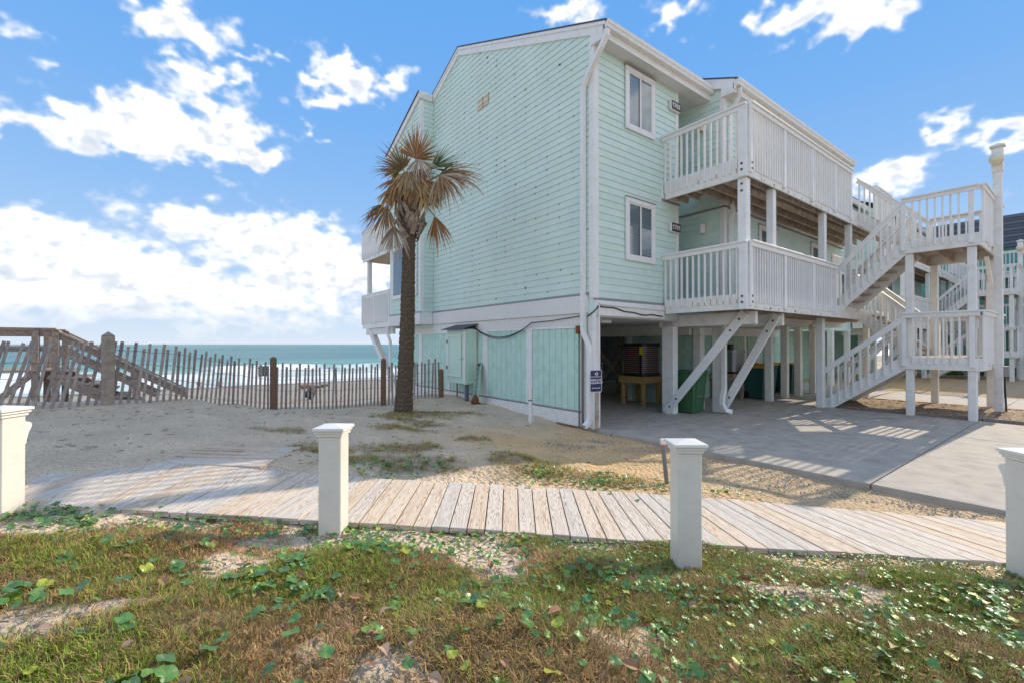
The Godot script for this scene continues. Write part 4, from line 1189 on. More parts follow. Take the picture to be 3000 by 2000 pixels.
func make_tower(called: String, label: String, x0: float, dz: float) -> void:
	var S := thing(called, label, "staircase", Vector3(x0, 0, dz + 1.5))
	var za := 3.3 + dz
	var zb := 4.6 + dz
	var x1 := x0 + 2.85
	var g := 0.02
	flight(S, x0 + 0.02, x0 + 1.25, 1.52 + dz, 0.0, za, 1.42)
	flight(S, x0 + 0.02, x0 + 1.25, 1.9 + dz, 2.74, za, 4.22)
	flight(S, x0 + 1.5, x1 - 0.05, za, 1.42, 1.97 + dz, 2.74)
	flight(S, x0 + 1.5, x1 - 0.05, za, 4.22, 1.97 + dz, 5.52)
	for fy in [1.42, 4.22]:
		for k in 9:
			var z := za + 0.07 + k * 0.145
			bar("floor_board", M.joist, S, Vector3(x0 + 0.045, fy - 0.02, z), Vector3(x1 - 0.045, fy - 0.02, z), 0.138, 0.036)
		box("rim_board", M.worn, S, Vector3(x0, fy - 0.3, za - 0.04), Vector3(x0 + 0.04, fy - 0.01, zb))
		box("rim_board", M.worn, S, Vector3(x1 - 0.04, fy - 0.3, za - 0.04), Vector3(x1, fy - 0.01, zb))
		box("rim_board", M.worn, S, Vector3(x0, fy - 0.3, zb + 0.001), Vector3(x1, fy - 0.01, zb + 0.04))
		box("rim_board", M.joist, S, Vector3(x0 + 0.041, fy - 0.3, za - 0.04), Vector3(x1 - 0.041, fy - 0.04, za))
		for z in [za + 0.45, za + 0.9]:
			box("joist", M.joist, S, Vector3(x0 + 0.041, fy - 0.26, z), Vector3(x1 - 0.041, fy - 0.041, z + 0.045))
		rail(S, Vector3(x0, fy, za - 0.02), Vector3(x0, fy, zb + 0.02), Vector3(-1, 0, 0), 10, 0.17, [0.02, 0.9])
		rail(S, Vector3(x0 - 0.02, fy, zb + 0.04), Vector3(x1 + 0.02, fy, zb + 0.04), Vector3(0, 0, 1), 25, 0.17, [0.03, 0.35, 0.65, 0.97])
		rail(S, Vector3(x1, fy, za - 0.02), Vector3(x1, fy, zb + 0.02), Vector3(1, 0, 0), 10, 0.17, [0.02, 0.95])
	for x in [x0 + 0.05, x1 - 0.2]:
		for z in [za + 0.02, zb - 0.2]:
			box("post", M.worn, S, Vector3(x, -0.05, z), Vector3(x + 0.15, 3.92, z + 0.15), 0.012)
	box("newel_post", M.worn, S, Vector3(x0 + 0.0, 0.0, 1.46 + dz), Vector3(x0 + 0.1, 0.95, 1.56 + dz), 0.008)
	box("newel_post", M.worn, S, Vector3(x0 + 1.38, 0.9, za - 0.14), Vector3(x0 + 1.48, 2.4, za - 0.045), 0.008)
	box("newel_post", M.worn, S, Vector3(x0 + 1.38, 3.9, za - 0.14), Vector3(x0 + 1.48, 5.25, za - 0.045), 0.008)
	bar("brace", M.white, S, Vector3(x1 - 0.13, 3.3, zb - 0.12), Vector3(x1 - 0.75, 3.95, zb - 0.12), 0.08, 0.08)

func make_light_pole(x: float, z: float, label: String) -> void:
	var L := thing("light_pole", label, "light pole", Vector3(x, 0, z))
	box("pole", M.worn, L, Vector3(x - 0.075, -0.05, z - 0.075), Vector3(x + 0.075, 6.45, z + 0.075), 0.01)
	box("sleeve", M.worn, L, Vector3(x - 0.095, 5.85, z - 0.095), Vector3(x + 0.095, 6.4, z + 0.095), 0.006)
	var cap := begin()
	add_box(cap, Vector3(0.26, 0.04, 0.26), 0.008, Transform3D(Basis(), Vector3(x, 6.47, z)))
	var a := [Vector3(x - 0.11, 6.49, z - 0.11), Vector3(x + 0.11, 6.49, z - 0.11), Vector3(x + 0.11, 6.49, z + 0.11), Vector3(x - 0.11, 6.49, z + 0.11)]
	for k in 4: poly(cap, [a[k], a[(k + 1) % 4], Vector3(x, 6.56, z)], Vector3(x, 6.45, z))
	obj("cap", cap.commit(), M.worn, L)
	var st := begin()
	var prof := [Vector2(0.001, 0.0), Vector2(0.1, 0.0), Vector2(0.13, 0.05), Vector2(0.13, 0.16), Vector2(0.06, 0.24), Vector2(0.001, 0.25)]
	lathe(st, prof, 14, Transform3D(Basis(Vector3.FORWARD, PI * 0.5).rotated(Vector3.UP, PI), Vector3(x - 0.1, 6.12, z)))
	obj("lamp_shade", st.commit(), M.lampglass, L)
	pipe("cable", M.black, L, [Vector3(x - 0.02, 1.0, z + 0.085), Vector3(x, 0.7, z + 0.09), Vector3(x + 0.03, 0.4, z + 0.1), Vector3(x - 0.04, 0.0, z + 0.12)], 0.02, 6)
	box("meter_box", M.steel, L, Vector3(x - 0.07, 0.95, z + 0.076), Vector3(x + 0.05, 1.2, z + 0.16))

# the next houses along the beach
func make_neighbours() -> void:
	var B := thing("beach_house", "pale mint neighbouring house seen through the white stair tower", "house", Vector3(15.4, 0, -0.75))
	body(B, M.mint, 15.4, 19.3, -0.75, -10.2, 2.3, -0.75, 0.0)
	body(B, M.mint, 19.3, 27.4, -0.1, -10.2, 2.3, -0.12, -0.05)
	boards(M.mint, B, Vector3(15.5, 0, -0.75), Vector3(19.2, 0, -0.75), 2.67, 7.84, Vector3(0, 0, 1))
	boards(M.mint, B, Vector3(19.4, 0, -0.1), Vector3(27.3, 0, -0.1), 2.76, 7.8, Vector3(0, 0, 1))
	boards(M.mint, B, Vector3(15.4, 0, -10.1), Vector3(15.4, 0, -0.85), 2.78, 7.9, Vector3(-1, 0, 0))
	box("corner_board", M.white, B, Vector3(15.38, 2.62, -0.85), Vector3(15.5, 7.9, -0.72))
	box("corner_board", M.white, B, Vector3(19.28, 2.62, -0.2), Vector3(19.4, 7.9, -0.07))
	for wx in [16.4, 20.4, 23.0]:
		for wy in [3.54, 6.4]:
			window(B, Vector3(wx, wy, -0.75 if wx < 17 else -0.1), Vector3.RIGHT, Vector3(0, 0, 1), 1.04, 1.37, "blind")
	roof_slab(B, "roof", M.shingle, 15.3, 19.4, 0.4, RIDGE, -0.75, 0.0, 0.03, 0.035)
	roof_slab(B, "roof", M.shingle, 15.3, 19.4, RIDGE, -9.86, -0.75, 0.0, 0.03, 0.035)
	roof_slab(B, "roof", M.shingle, 19.3, 27.5, 0.4, RIDGE, -0.12, -0.05, 0.03, 0.035)
	roof_slab(B, "rake_board", M.white, 15.33, 15.4, 0.34, RIDGE, -0.75, 0.0, -0.006, 0.24)
	gutter(B, 15.33, 19.35, -0.307, 8.03)
	gutter(B, 19.3, 27.5, 0.323, 7.98)
	box("wall", M.mintdark, B, Vector3(12.05, 0, -2.6), Vector3(27.4, 2.3, -2.5))
	for px in [15.4, 17.4, 19.3, 21.2, 23.2, 25.2, 27.2]:
		box("piling", M.worn, B, Vector3(px, -0.1, -0.9), Vector3(px + 0.2, 2.3, -0.7))
	make_deck("upper_deck", "upper balcony deck of the neighbouring mint house", 15.45, -0.75, 5.52, 0.42, 23.75, true, false)
	make_deck("lower_deck", "lower deck of the neighbouring mint house behind the stair tower", 15.45, -0.75, 2.74, 0.32, 22.55, false, false)
	make_tower("stair_tower", "second white stair tower in front of the neighbouring house", 22.9, -0.75)
	var C := thing("apartment_building", "teal apartment building with grey shingled mansard roof at far right", "building", Vector3(29.5, 0, 3))
	box("wall", M.teal, C, Vector3(29.5, -0.2, -2), Vector3(44, 7.05, 16))
	boards(M.teal, C, Vector3(29.49, 0, -1.9), Vector3(29.49, 0, 15.9), 0.2, 7.0, Vector3(-1, 0, 0), 0.2)
	for k in 10:          # courses of shingles on the mansard
		var a := k / 10.0
		var b := (k + 1) / 10.0
		var p0 := Vector3(29.15 + a * 1.1, 6.95 + a * 1.95, -2.3)
		var p1 := Vector3(29.15 + b * 1.1, 6.95 + b * 1.95, -2.3)
		obj("shingle_course", prism([p0 + Vector3(-0.035, 0.0, 0), p1, p1 + Vector3(0.1, 0, 0), p0 + Vector3(0.1, 0, 0)], Vector3(0, 0, 18.6)), M.shingleB if k % 2 else M.shingle, C)
	box("roof", M.shingleB, C, Vector3(30.3, 7.05, -2.3), Vector3(44, 8.9, 16.3))
	for w in [4.6, 8.6]:
		box("dormer", M.white, C, Vector3(29.1, 7.1, w), Vector3(30.6, 8.6, w + 1.4))
		window(C, Vector3(29.09, 7.2, w + 0.1), Vector3(0, 0, 1), Vector3(-1, 0, 0), 1.2, 1.3, "blind")
	for fy in [2.75, 5.5]:
		box("deck_floor", M.joist, C, Vector3(27.9, fy - 0.3, 0.5), Vector3(29.4, fy, 9.0))
		box("rim_board", M.white, C, Vector3(27.86, fy - 0.32, 0.5), Vector3(27.899, fy, 9.0))
		rail(C, Vector3(27.86, fy, 0.5), Vector3(27.86, fy, 9.0), Vector3(-1, 0, 0), 60, 0.2, [0.01, 0.25, 0.5, 0.75, 0.99])
	for z in [0.6, 3.4, 6.2, 8.8]:
		box("post", M.white, C, Vector3(27.95, -0.2, z), Vector3(28.13, 5.2, z + 0.18))
	for i in 5:
		shrub(Vector3(26.8 + 0.5 * (i % 2), -0.1, 1.2 + i * 1.25), 0.5 + 0.12 * (i % 3), i)

func shrub(at: Vector3, r: float, i: int) -> void:
	var where: String = ["nearest the sea", "second from the sea", "in the middle of the row", "second from the road", "nearest the road"][i]
	var S := thing("low_shrub", "low dark green shrub by the teal building, " + where, "shrub", at, "shrubs along the teal building")
	var st := begin()
	for k in 420:
		var d := Vector3(rng.randf_range(-1, 1), rng.randf_range(0, 1), rng.randf_range(-1, 1)).normalized() * r * (0.55 + 0.5 * rng.randf())
		d.y *= 0.75
		var p := at + d + Vector3(0, 0.12, 0)
		var u := Vector3(rng.randf_range(-1, 1), rng.randf_range(-1, 1), rng.randf_range(-1, 1)).normalized() * 0.06
		var v := u.cross(Vector3(rng.randf_range(-1, 1), rng.randf_range(-1, 1), 0.3)).normalized() * 0.04
		face(st, [p - u, p + v, p + u, p - v], u.cross(v).normalized())
	obj("foliage", st.commit(), M.leaf2, S)
	var tw := begin()
	for k in 5:
		var a := TAU * k / 5
		tube(tw, [at, at + Vector3(cos(a) * r * 0.3, r * 0.3, sin(a) * r * 0.3), at + Vector3(cos(a) * r * 0.6, r * 0.6, sin(a) * r * 0.6)], [0.015, 0.012, 0.006], 5)
	obj("stem", tw.commit(), M.twig, S)

# ---------------------------------------------------------------- boardwalk, fence, posts
func spline(a: Array, t: float) -> Vector3:
	var f := t * (a.size() - 1)
	var i := clampi(int(f), 0, a.size() - 2)
	var u := f - i
	var p0: Vector3 = a[maxi(i - 1, 0)]
	var p1: Vector3 = a[i]
	var p2: Vector3 = a[i + 1]
	var p3: Vector3 = a[mini(i + 2, a.size() - 1)]
	return p1.cubic_interpolate(p2, p0, p3, u)

func slab4(a: Vector3, b: Vector3, c: Vector3, d: Vector3, th: float, uvo: Vector2) -> Mesh:   # a-b near end, c-d far end, with a chamfer
	var st := begin()
	var mid := (a + b + c + d) * 0.25
	var dn := Vector3(0, -th, 0)
	var inset := func(p: Vector3) -> Vector3: return p + (mid - p).normalized() * 0.0
	var across := (b - a).normalized() * 0.0025
	var l := (c - b).normalized() * 0.003
	var top := [a + across + l, b - across + l, c - across - l, d + across - l]
	var low := Vector3(0, -0.004, 0)
	var rim := [a + low, b + low, c + low, d + low]
	var len := (d - a).length()
	var wd := (b - a).length()
	face(st, top, (b - a).cross(d - a).normalized() * (1.0 if (b - a).cross(d - a).y > 0.0 else -1.0), [uvo, uvo + Vector2(0, wd), uvo + Vector2(len, wd), uvo + Vector2(len, 0)])
	for i in 4:
		var j := (i + 1) % 4
		var uvs := [uvo, uvo + Vector2(0.1, 0), uvo + Vector2(0.1, 0.02), uvo + Vector2(0, 0.02)]
		poly(st, [top[i], top[j], rim[j], rim[i]], mid + dn, uvs)
		poly(st, [rim[i], rim[j], rim[j] + dn, rim[i] + dn], mid + dn * 0.5, uvs)
	return st.commit()

func make_boardwalk() -> void:
	var W := thing("boardwalk", "weathered plank boardwalk curving past the white posts", "boardwalk", Vector3(-4.5, 0.2, 3.4))
	# walk along it in steps of one plank measured at mid-width
	var t := 0.0
	var last := spline(WALK_NEAR, 0.0).lerp(spline(WALK_FAR, 0.0), 0.5)
	var cuts := [0.0]
	var acc := 0.0
	while t < 1.0:
		t += 0.0004
		var m := spline(WALK_NEAR, t).lerp(spline(WALK_FAR, t), 0.5)
		acc += m.distance_to(last)
		last = m
		if acc > 0.143:
			acc = 0.0
			cuts.append(t)
	for i in cuts.size() - 1:
		var t0: float = cuts[i]
		var t1: float = cuts[i + 1]
		var a := spline(WALK_NEAR, t0)
		var b := spline(WALK_NEAR, t1)
		var c := spline(WALK_FAR, t1)
		var d := spline(WALK_FAR, t0)
		var gap := (b - a).normalized() * 0.005
		var gap2 := (c - d).normalized() * 0.005
		var j := (a - d).normalized() * rng.randf_range(-0.012, 0.012)
		var lift := Vector3(0, rng.randf_range(-0.003, 0.003), 0)
		obj("plank", slab4(a + gap + j + lift, b - gap + j + lift, c - gap2 + j + lift, d + gap2 + j + lift, 0.038, Vector2(rng.randf() * 3.0, rng.randf() * 3.0)), M["plank%d" % ([0, 1, 0, 2, 0, 3, 1][rng.randi() % 7])], W)
	for e in [0.12, 0.88]:
		for k in 12:
			var p := spline(WALK_NEAR, k / 12.0).lerp(spline(WALK_FAR, k / 12.0), e) + Vector3(0, -0.09, 0)
			var q := spline(WALK_NEAR, (k + 1) / 12.0).lerp(spline(WALK_FAR, (k + 1) / 12.0), e) + Vector3(0, -0.09, 0)
			bar("stringer", M.oldwood, W, p, q, 0.04, 0.1)
	# the short spur towards the sea, half under the sand
	var P := thing("boardwalk_spur", "short plank platform half buried in sand behind the boardwalk", "boardwalk", Vector3(-6.6, 0.47, 0.2))
	var u := Vector3(-0.80, 0.035, -0.6).normalized()
	var v := Vector3(0.62, 0.02, -0.78).normalized()
	var o := Vector3(-6.12, 0.425, 0.92)
	for k in 6:
		var a := o + v * (k * 0.146 + 0.004)
		var b := o + v * (k * 0.146 + 0.14)
		var ln := 1.9 - 0.12 * k
		obj("plank", slab4(a, b, b + u * ln + Vector3(0, -0.02 * k, 0), a + u * ln, 0.038, Vector2(rng.randf() * 3.0, rng.randf() * 3.0)), M["plank%d" % [0, 1, 3, 0, 2, 1][k]], P)
	bar("stringer", M.newwood, P, o + u * 0.04 + Vector3(0, -0.1, 0), o + v * 0.87 + u * 0.04 + Vector3(0, -0.1, 0), 0.04, 0.12)

func make_walk_post(lat: float, dep: float, base: float, top: float, label: String, bracket := 0) -> void:
	var c := cam_to_world(lat, dep, base)
	var P := thing("walkway_post", label, "post", c, "white posts along the boardwalk")
	var bs := Basis(RT, Vector3.UP, -FW)
	obj("shaft", bx(Vector3(0.168, top - base + 0.25, 0.168), 0.006), M.post, P, Transform3D(bs, c + Vector3(0, (top - base) * 0.5 - 0.125, 0)))
	var st := begin()
	add_box(st, Vector3(0.19, 0.022, 0.19), 0.004, Transform3D(Basis(), Vector3(0, 0.011, 0)))
	add_box(st, Vector3(0.212, 0.02, 0.212), 0.008, Transform3D(Basis(), Vector3(0, 0.0325, 0)))
	add_box(st, Vector3(0.236, 0.022, 0.236), 0.006, Transform3D(Basis(), Vector3(0, 0.054, 0)))
	var h := 0.116
	var a := [Vector3(-h, 0.066, -h), Vector3(h, 0.066, -h), Vector3(h, 0.066, h), Vector3(-h, 0.066, h)]
	for k in 4: poly(st, [a[k], a[(k + 1) % 4], Vector3(0, 0.088, 0)], Vector3(0, 0.05, 0))
	obj("cap", st.commit(), M.vinyl, P, Transform3D(bs, c + Vector3(0, top - base, 0)))
	if bracket:
		var pts := []
		var y0 := top - 0.02
		for e in [[0.084, -0.02], [0.145, -0.045], [0.15, -0.07], [0.125, -0.12], [0.112, -0.17], [0.108, -0.2], [0.084, -0.2]]:
			pts.append(c + bs * Vector3(-0.06, y0 - base + e[1], -e[0]))
		obj("bracket", prism(pts, bs * Vector3(0.12, 0, 0)), M.vinyl, P)

func make_fence() -> void:
	var Fn := thing("sand_fence", "weathered wooden slat sand fence on wire beside the dune", "fence", Vector3(-4.5, 0.1, -6))
	var path := [Vector3(-11.4, 0.62, -5.8), Vector3(-9.6, 0.62, -5.3), Vector3(-8.6, 0.6, -4.95), Vector3(-7.8, 0.6, -4.8), Vector3(-6.8, 0.5, -5.02), Vector3(-5.9, 0.28, -5.6), Vector3(-4.9, 0.08, -6.0), Vector3(-3.4, 0.0, -6.1), Vector3(-2.06, 0.0, -6.14), Vector3(-1.2, 0.08, -5.95), Vector3(-0.45, 0.15, -5.62)]
	var total := 0.0
	for i in path.size() - 1: total += path[i].distance_to(path[i + 1])
	var at := func(s: float) -> Vector3:
		var r := s
		for i in path.size() - 1:
			var l: float = path[i].distance_to(path[i + 1])
			if r <= l or i == path.size() - 2: return path[i].lerp(path[i + 1], clampf(r / l, 0.0, 1.0))
			r -= l
		return path[-1]
	var s := 0.02
	var k := 0
	while s < total - 0.05:
		var p: Vector3 = at.call(s)
		var q: Vector3 = at.call(minf(s + 0.05, total))
		var d := (q - p)
		d.y = 0
		d = d.normalized()
		var lean := rng.randf_range(0.14, 0.24) + 0.06 * smoothstep(-8.0, -9.0, p.x) if p.x < -7.75 else 0.09 * smoothstep(-4.0, -7.0, p.x) + rng.randf_range(-0.025, 0.04)
		var up := (Vector3.UP + d * lean + Vector3(0, 0, 1) * rng.randf_range(-0.03, 0.03)).normalized()
		var h := rng.randf_range(1.16, 1.22) - (0.1 if k % 2 and p.x > -7.7 else 0.0)
		if p.x > -1.5: h -= 0.05
		var fz := d.cross(up).normalized()
		var b := Basis(up.cross(fz).normalized(), up, fz)
		obj("slat", bx(Vector3(0.046 + 0.004 * (k % 3), 1.3 if h > 1.14 else 1.21, 0.011), 0.002), M["picket%d" % (rng.randi() % 3)], Fn, Transform3D(b, p + up * (h * 0.5 - 0.06)))
		s += 0.118 if p.x < -7.5 else 0.104
		k += 1
	for w in [0.2, 0.5, 0.78, 1.02]:
		var pts := []
		for i in 90:
			var p: Vector3 = at.call(total * i / 89.0)
			pts.append(p + Vector3(0.1 if p.x < -8.0 else 0.0, w + 0.012 * sin(i * 2.1 + w * 9.0), 0.014 * (1 if i % 2 else -1)))
		pipe("wire", M.wire, Fn, pts, 0.004, 5)
	var gp := Vector3(-7.8, 0.55, -4.78)
	var st := begin()
	add_box(st, Vector3(0.16, 1.4, 0.16), 0.01, Transform3D(Basis(), Vector3(0, 0.62, 0)))
	var a := [Vector3(-0.08, 1.32, -0.08), Vector3(0.08, 1.32, -0.08), Vector3(0.08, 1.32, 0.08), Vector3(-0.08, 1.32, 0.08)]
	for i in 4: poly(st, [a[i], a[(i + 1) % 4], Vector3(0, 1.4, 0)], Vector3(0, 1.3, 0))
	obj("post", st.commit(), M.greypost, Fn, Transform3D(Basis(Vector3.UP, 0.35), gp))
	for e in [[Vector3(-4.88, -0.1, -5.95), 1.52], [Vector3(-2.06, -0.15, -6.1), 1.48], [Vector3(-0.5, 0.0, -5.58), 1.0]]:
		var t := begin()
		lathe(t, [Vector2(0.075, 0.0), Vector2(0.075, e[1] - 0.08), Vector2(0.068, e[1] - 0.04), Vector2(0.04, e[1] - 0.01), Vector2(0.001, e[1])], 14)
		obj("post", t.commit(), M.brownpost, Fn, Transform3D(Basis(Vector3(0, 0, 1), rng.randf_range(-0.02, 0.02)), e[0]))
	box("notice_back", M.silver, Fn, Vector3(-5.2, 0.95, -6.02), Vector3(-4.97, 1.2, -6.0), 0.003)

func make_beach_stairs() -> void:
	var S := thing("beach_stairs", "grey timber beach access stairs behind the leaning fence", "staircase", Vector3(-9.4, 0.3, -11))
	var m: Material = M.oldwood
	var top := 2.1
	for zz in [-10.5, -11.9]:
		bar("handrail", m, S, Vector3(-9.35, top, zz), Vector3(-6.45, 0.27, zz), 0.14, 0.045)
		bar("handrail_board", m, S, Vector3(-9.35, top - 0.12, zz), Vector3(-6.5, 0.18, zz), 0.04, 0.13)
		bar("middle_rail", m, S, Vector3(-9.35, top - 0.5, zz), Vector3(-7.15, 0.2, zz), 0.04, 0.13)
		bar("handrail", m, S, Vector3(-12.8, top + 0.02, zz), Vector3(-9.3, top + 0.02, zz), 0.16, 0.045)
		bar("handrail_board", m, S, Vector3(-12.8, top - 0.1, zz), Vector3(-9.3, top - 0.1, zz), 0.04, 0.14)
		bar("middle_rail", m, S, Vector3(-12.8, top - 0.5, zz), Vector3(-9.3, top - 0.5, zz), 0.04, 0.14)
		bar("stringer", m, S, Vector3(-9.4, 0.95, zz + 0.05), Vector3(-7.1, -0.55, zz + 0.05), 0.05, 0.28)
		for px in [-11.1, -9.75, -9.38]:
			box("post", m, S, Vector3(px, -0.8, zz - 0.07), Vector3(px + 0.14, top, zz + 0.07), 0.008)
		box("post", m, S, Vector3(-7.75, -0.9, zz - 0.06), Vector3(-7.63, 0.95, zz + 0.06), 0.008)
	for k in 8:
		var t := k / 8.0
		box("tread", m, S, Vector3(-9.3 + 2.3 * t, 0.98 - 1.5 * t, -11.95), Vector3(-8.98 + 2.3 * t, 1.03 - 1.5 * t, -10.4), 0.006)
		box("riser", M.joist, S, Vector3(-9.28 + 2.3 * t, 0.82 - 1.5 * t, -11.9), Vector3(-9.25 + 2.3 * t, 0.975 - 1.5 * t, -10.45), 0.004)
	for k in 22:
		box("floor_board", m, S, Vector3(-12.6 + k * 0.147, 1.02, -11.95), Vector3(-12.46 + k * 0.147, 1.06, -10.4), 0.005)
	bar("brace", m, S, Vector3(-11.0, 1.0, -10.45), Vector3(-9.8, -0.4, -10.45), 0.05, 0.15)
	bar("brace", m, S, Vector3(-9.7, 1.0, -10.45), Vector3(-11.0, -0.4, -10.42), 0.05, 0.15)
	var G := thing("beach_sign", "red sign with white capital letters on the beach stair rail", "sign", Vector3(-11.5, 1.7, -10.4))
	box("panel", M.red, G, Vector3(-12.0, 1.73, -10.41), Vector3(-11.05, 2.06, -10.395), 0.003)
	var y := 1.985
	for w in ["P", "H", "INGS", "CODE"]:
		text(w, 0.07, Vector3(-11.34 if w.length() < 2 else -11.24, y, -10.39), Basis(), M.letter, G)
		y -= 0.075
	box("yellow_board", M.orange, S, Vector3(-12.0, 0.9, -10.36), Vector3(-11.0, 0.98, -10.34), 0.004)

func text(s: String, size: float, at: Vector3, b: Basis, m: Material, parent: Node3D, serif := false) -> void:
	var t := TextMesh.new()
	var f := SystemFont.new()
	f.font_names = PackedStringArray(["Droid Serif" if serif else "Droid Sans"])
	f.font_weight = 700
	t.font = f
	t.text = s
	t.font_size = 48
	t.pixel_size = size / 36.0
	t.depth = 0.003
	obj("lettering", t, m, parent, Transform3D(b, at))

# ---------------------------------------------------------------- the palm
func frond(P: Node3D, root: Vector3, hub: Vector3, axis: Vector3, nrm: Vector3, radius: float, spread: float, count: int, droop: float, mi: int, green := 0.0) -> void:
	var st := begin()
	count = int(count * 1.5)
	axis = axis.normalized()
	nrm = (nrm - axis * nrm.dot(axis)).normalized()
	var side := axis.cross(nrm)
	var base := Vector3(M.frond_base[mi][0], M.frond_base[mi][1], M.frond_base[mi][2])
	for i in count:
		var t := (i + 0.5) / count * 2.0 - 1.0
		var ang := t * spread + rng.randf_range(-0.05, 0.05)
		var dir := (axis * cos(ang) + side * sin(ang) + nrm * rng.randf_range(-0.14, 0.2)).normalized()
		var ln := radius * 1.08 * (1.0 - 0.28 * absf(t)) * rng.randf_range(0.68, 1.12)
		var wd := radius * spread / count * 0.8
		var pts := []
		var p := hub
		var seg := 6
		var v := dir
		var dr := droop * rng.randf_range(0.4, 2.2)
		var tone := rng.randf_range(0.65, 1.35)
		for k in seg + 1:
			pts.append(p)
			p += v * ln / seg
			v = (v + Vector3(rng.randf_range(-0.05, 0.05), -dr * (k + 1.0) / seg * 0.45, rng.randf_range(-0.05, 0.05))).normalized()
		for k in seg:
			var a := float(k) / seg
			var b := float(k + 1) / seg
			var wa := wd * (0.25 + 1.5 * a if a < 0.5 else 1.0 * (1.0 - (a - 0.5) * 1.75))
			var wb := wd * (0.25 + 1.5 * b if b < 0.5 else 1.0 * (1.0 - (b - 0.5) * 1.85))
			wb = maxf(wb, 0.002)
			var d: Vector3 = (pts[k + 1] - pts[k]).normalized()
			var s := d.cross(nrm).normalized()
			var nn := s.cross(d).normalized()
			var fold := nn * 0.35
			var c0 := base * tone
			if green > 0.0: c0 = c0.lerp(Vector3(0.055, 0.1, 0.03), green * clampf(1.25 - a * 1.3, 0.0, 1.0))
			st.set_color(Color(c0.x, c0.y, c0.z))
			for e in [-1.0, 1.0]:
				var q := [pts[k], pts[k + 1], pts[k + 1] + (s * e + fold) * wb, pts[k] + (s * e + fold) * wa]
				face(st, q, (nn - s * e * 0.4).normalized())
	obj("frond", st.commit(), M["frond%d" % mi], P)
	var pt := begin()
	var mid := root.lerp(hub, 0.5) + Vector3(0, 0.12 * root.distance_to(hub), 0)
	var pc := []
	for k in 8:
		var t := k / 7.0
		pc.append(root.lerp(mid, t).lerp(mid.lerp(hub, t), t))
	var rr := []
	for k in 8: rr.append(lerpf(0.026, 0.012, k / 7.0))
	pt.set_color(Color(0.3, 0.23, 0.12) if green < 0.3 else Color(0.18, 0.19, 0.06))
	tube(pt, pc, rr, 6)
	obj("petiole", pt.commit(), M["frond%d" % mi], P)

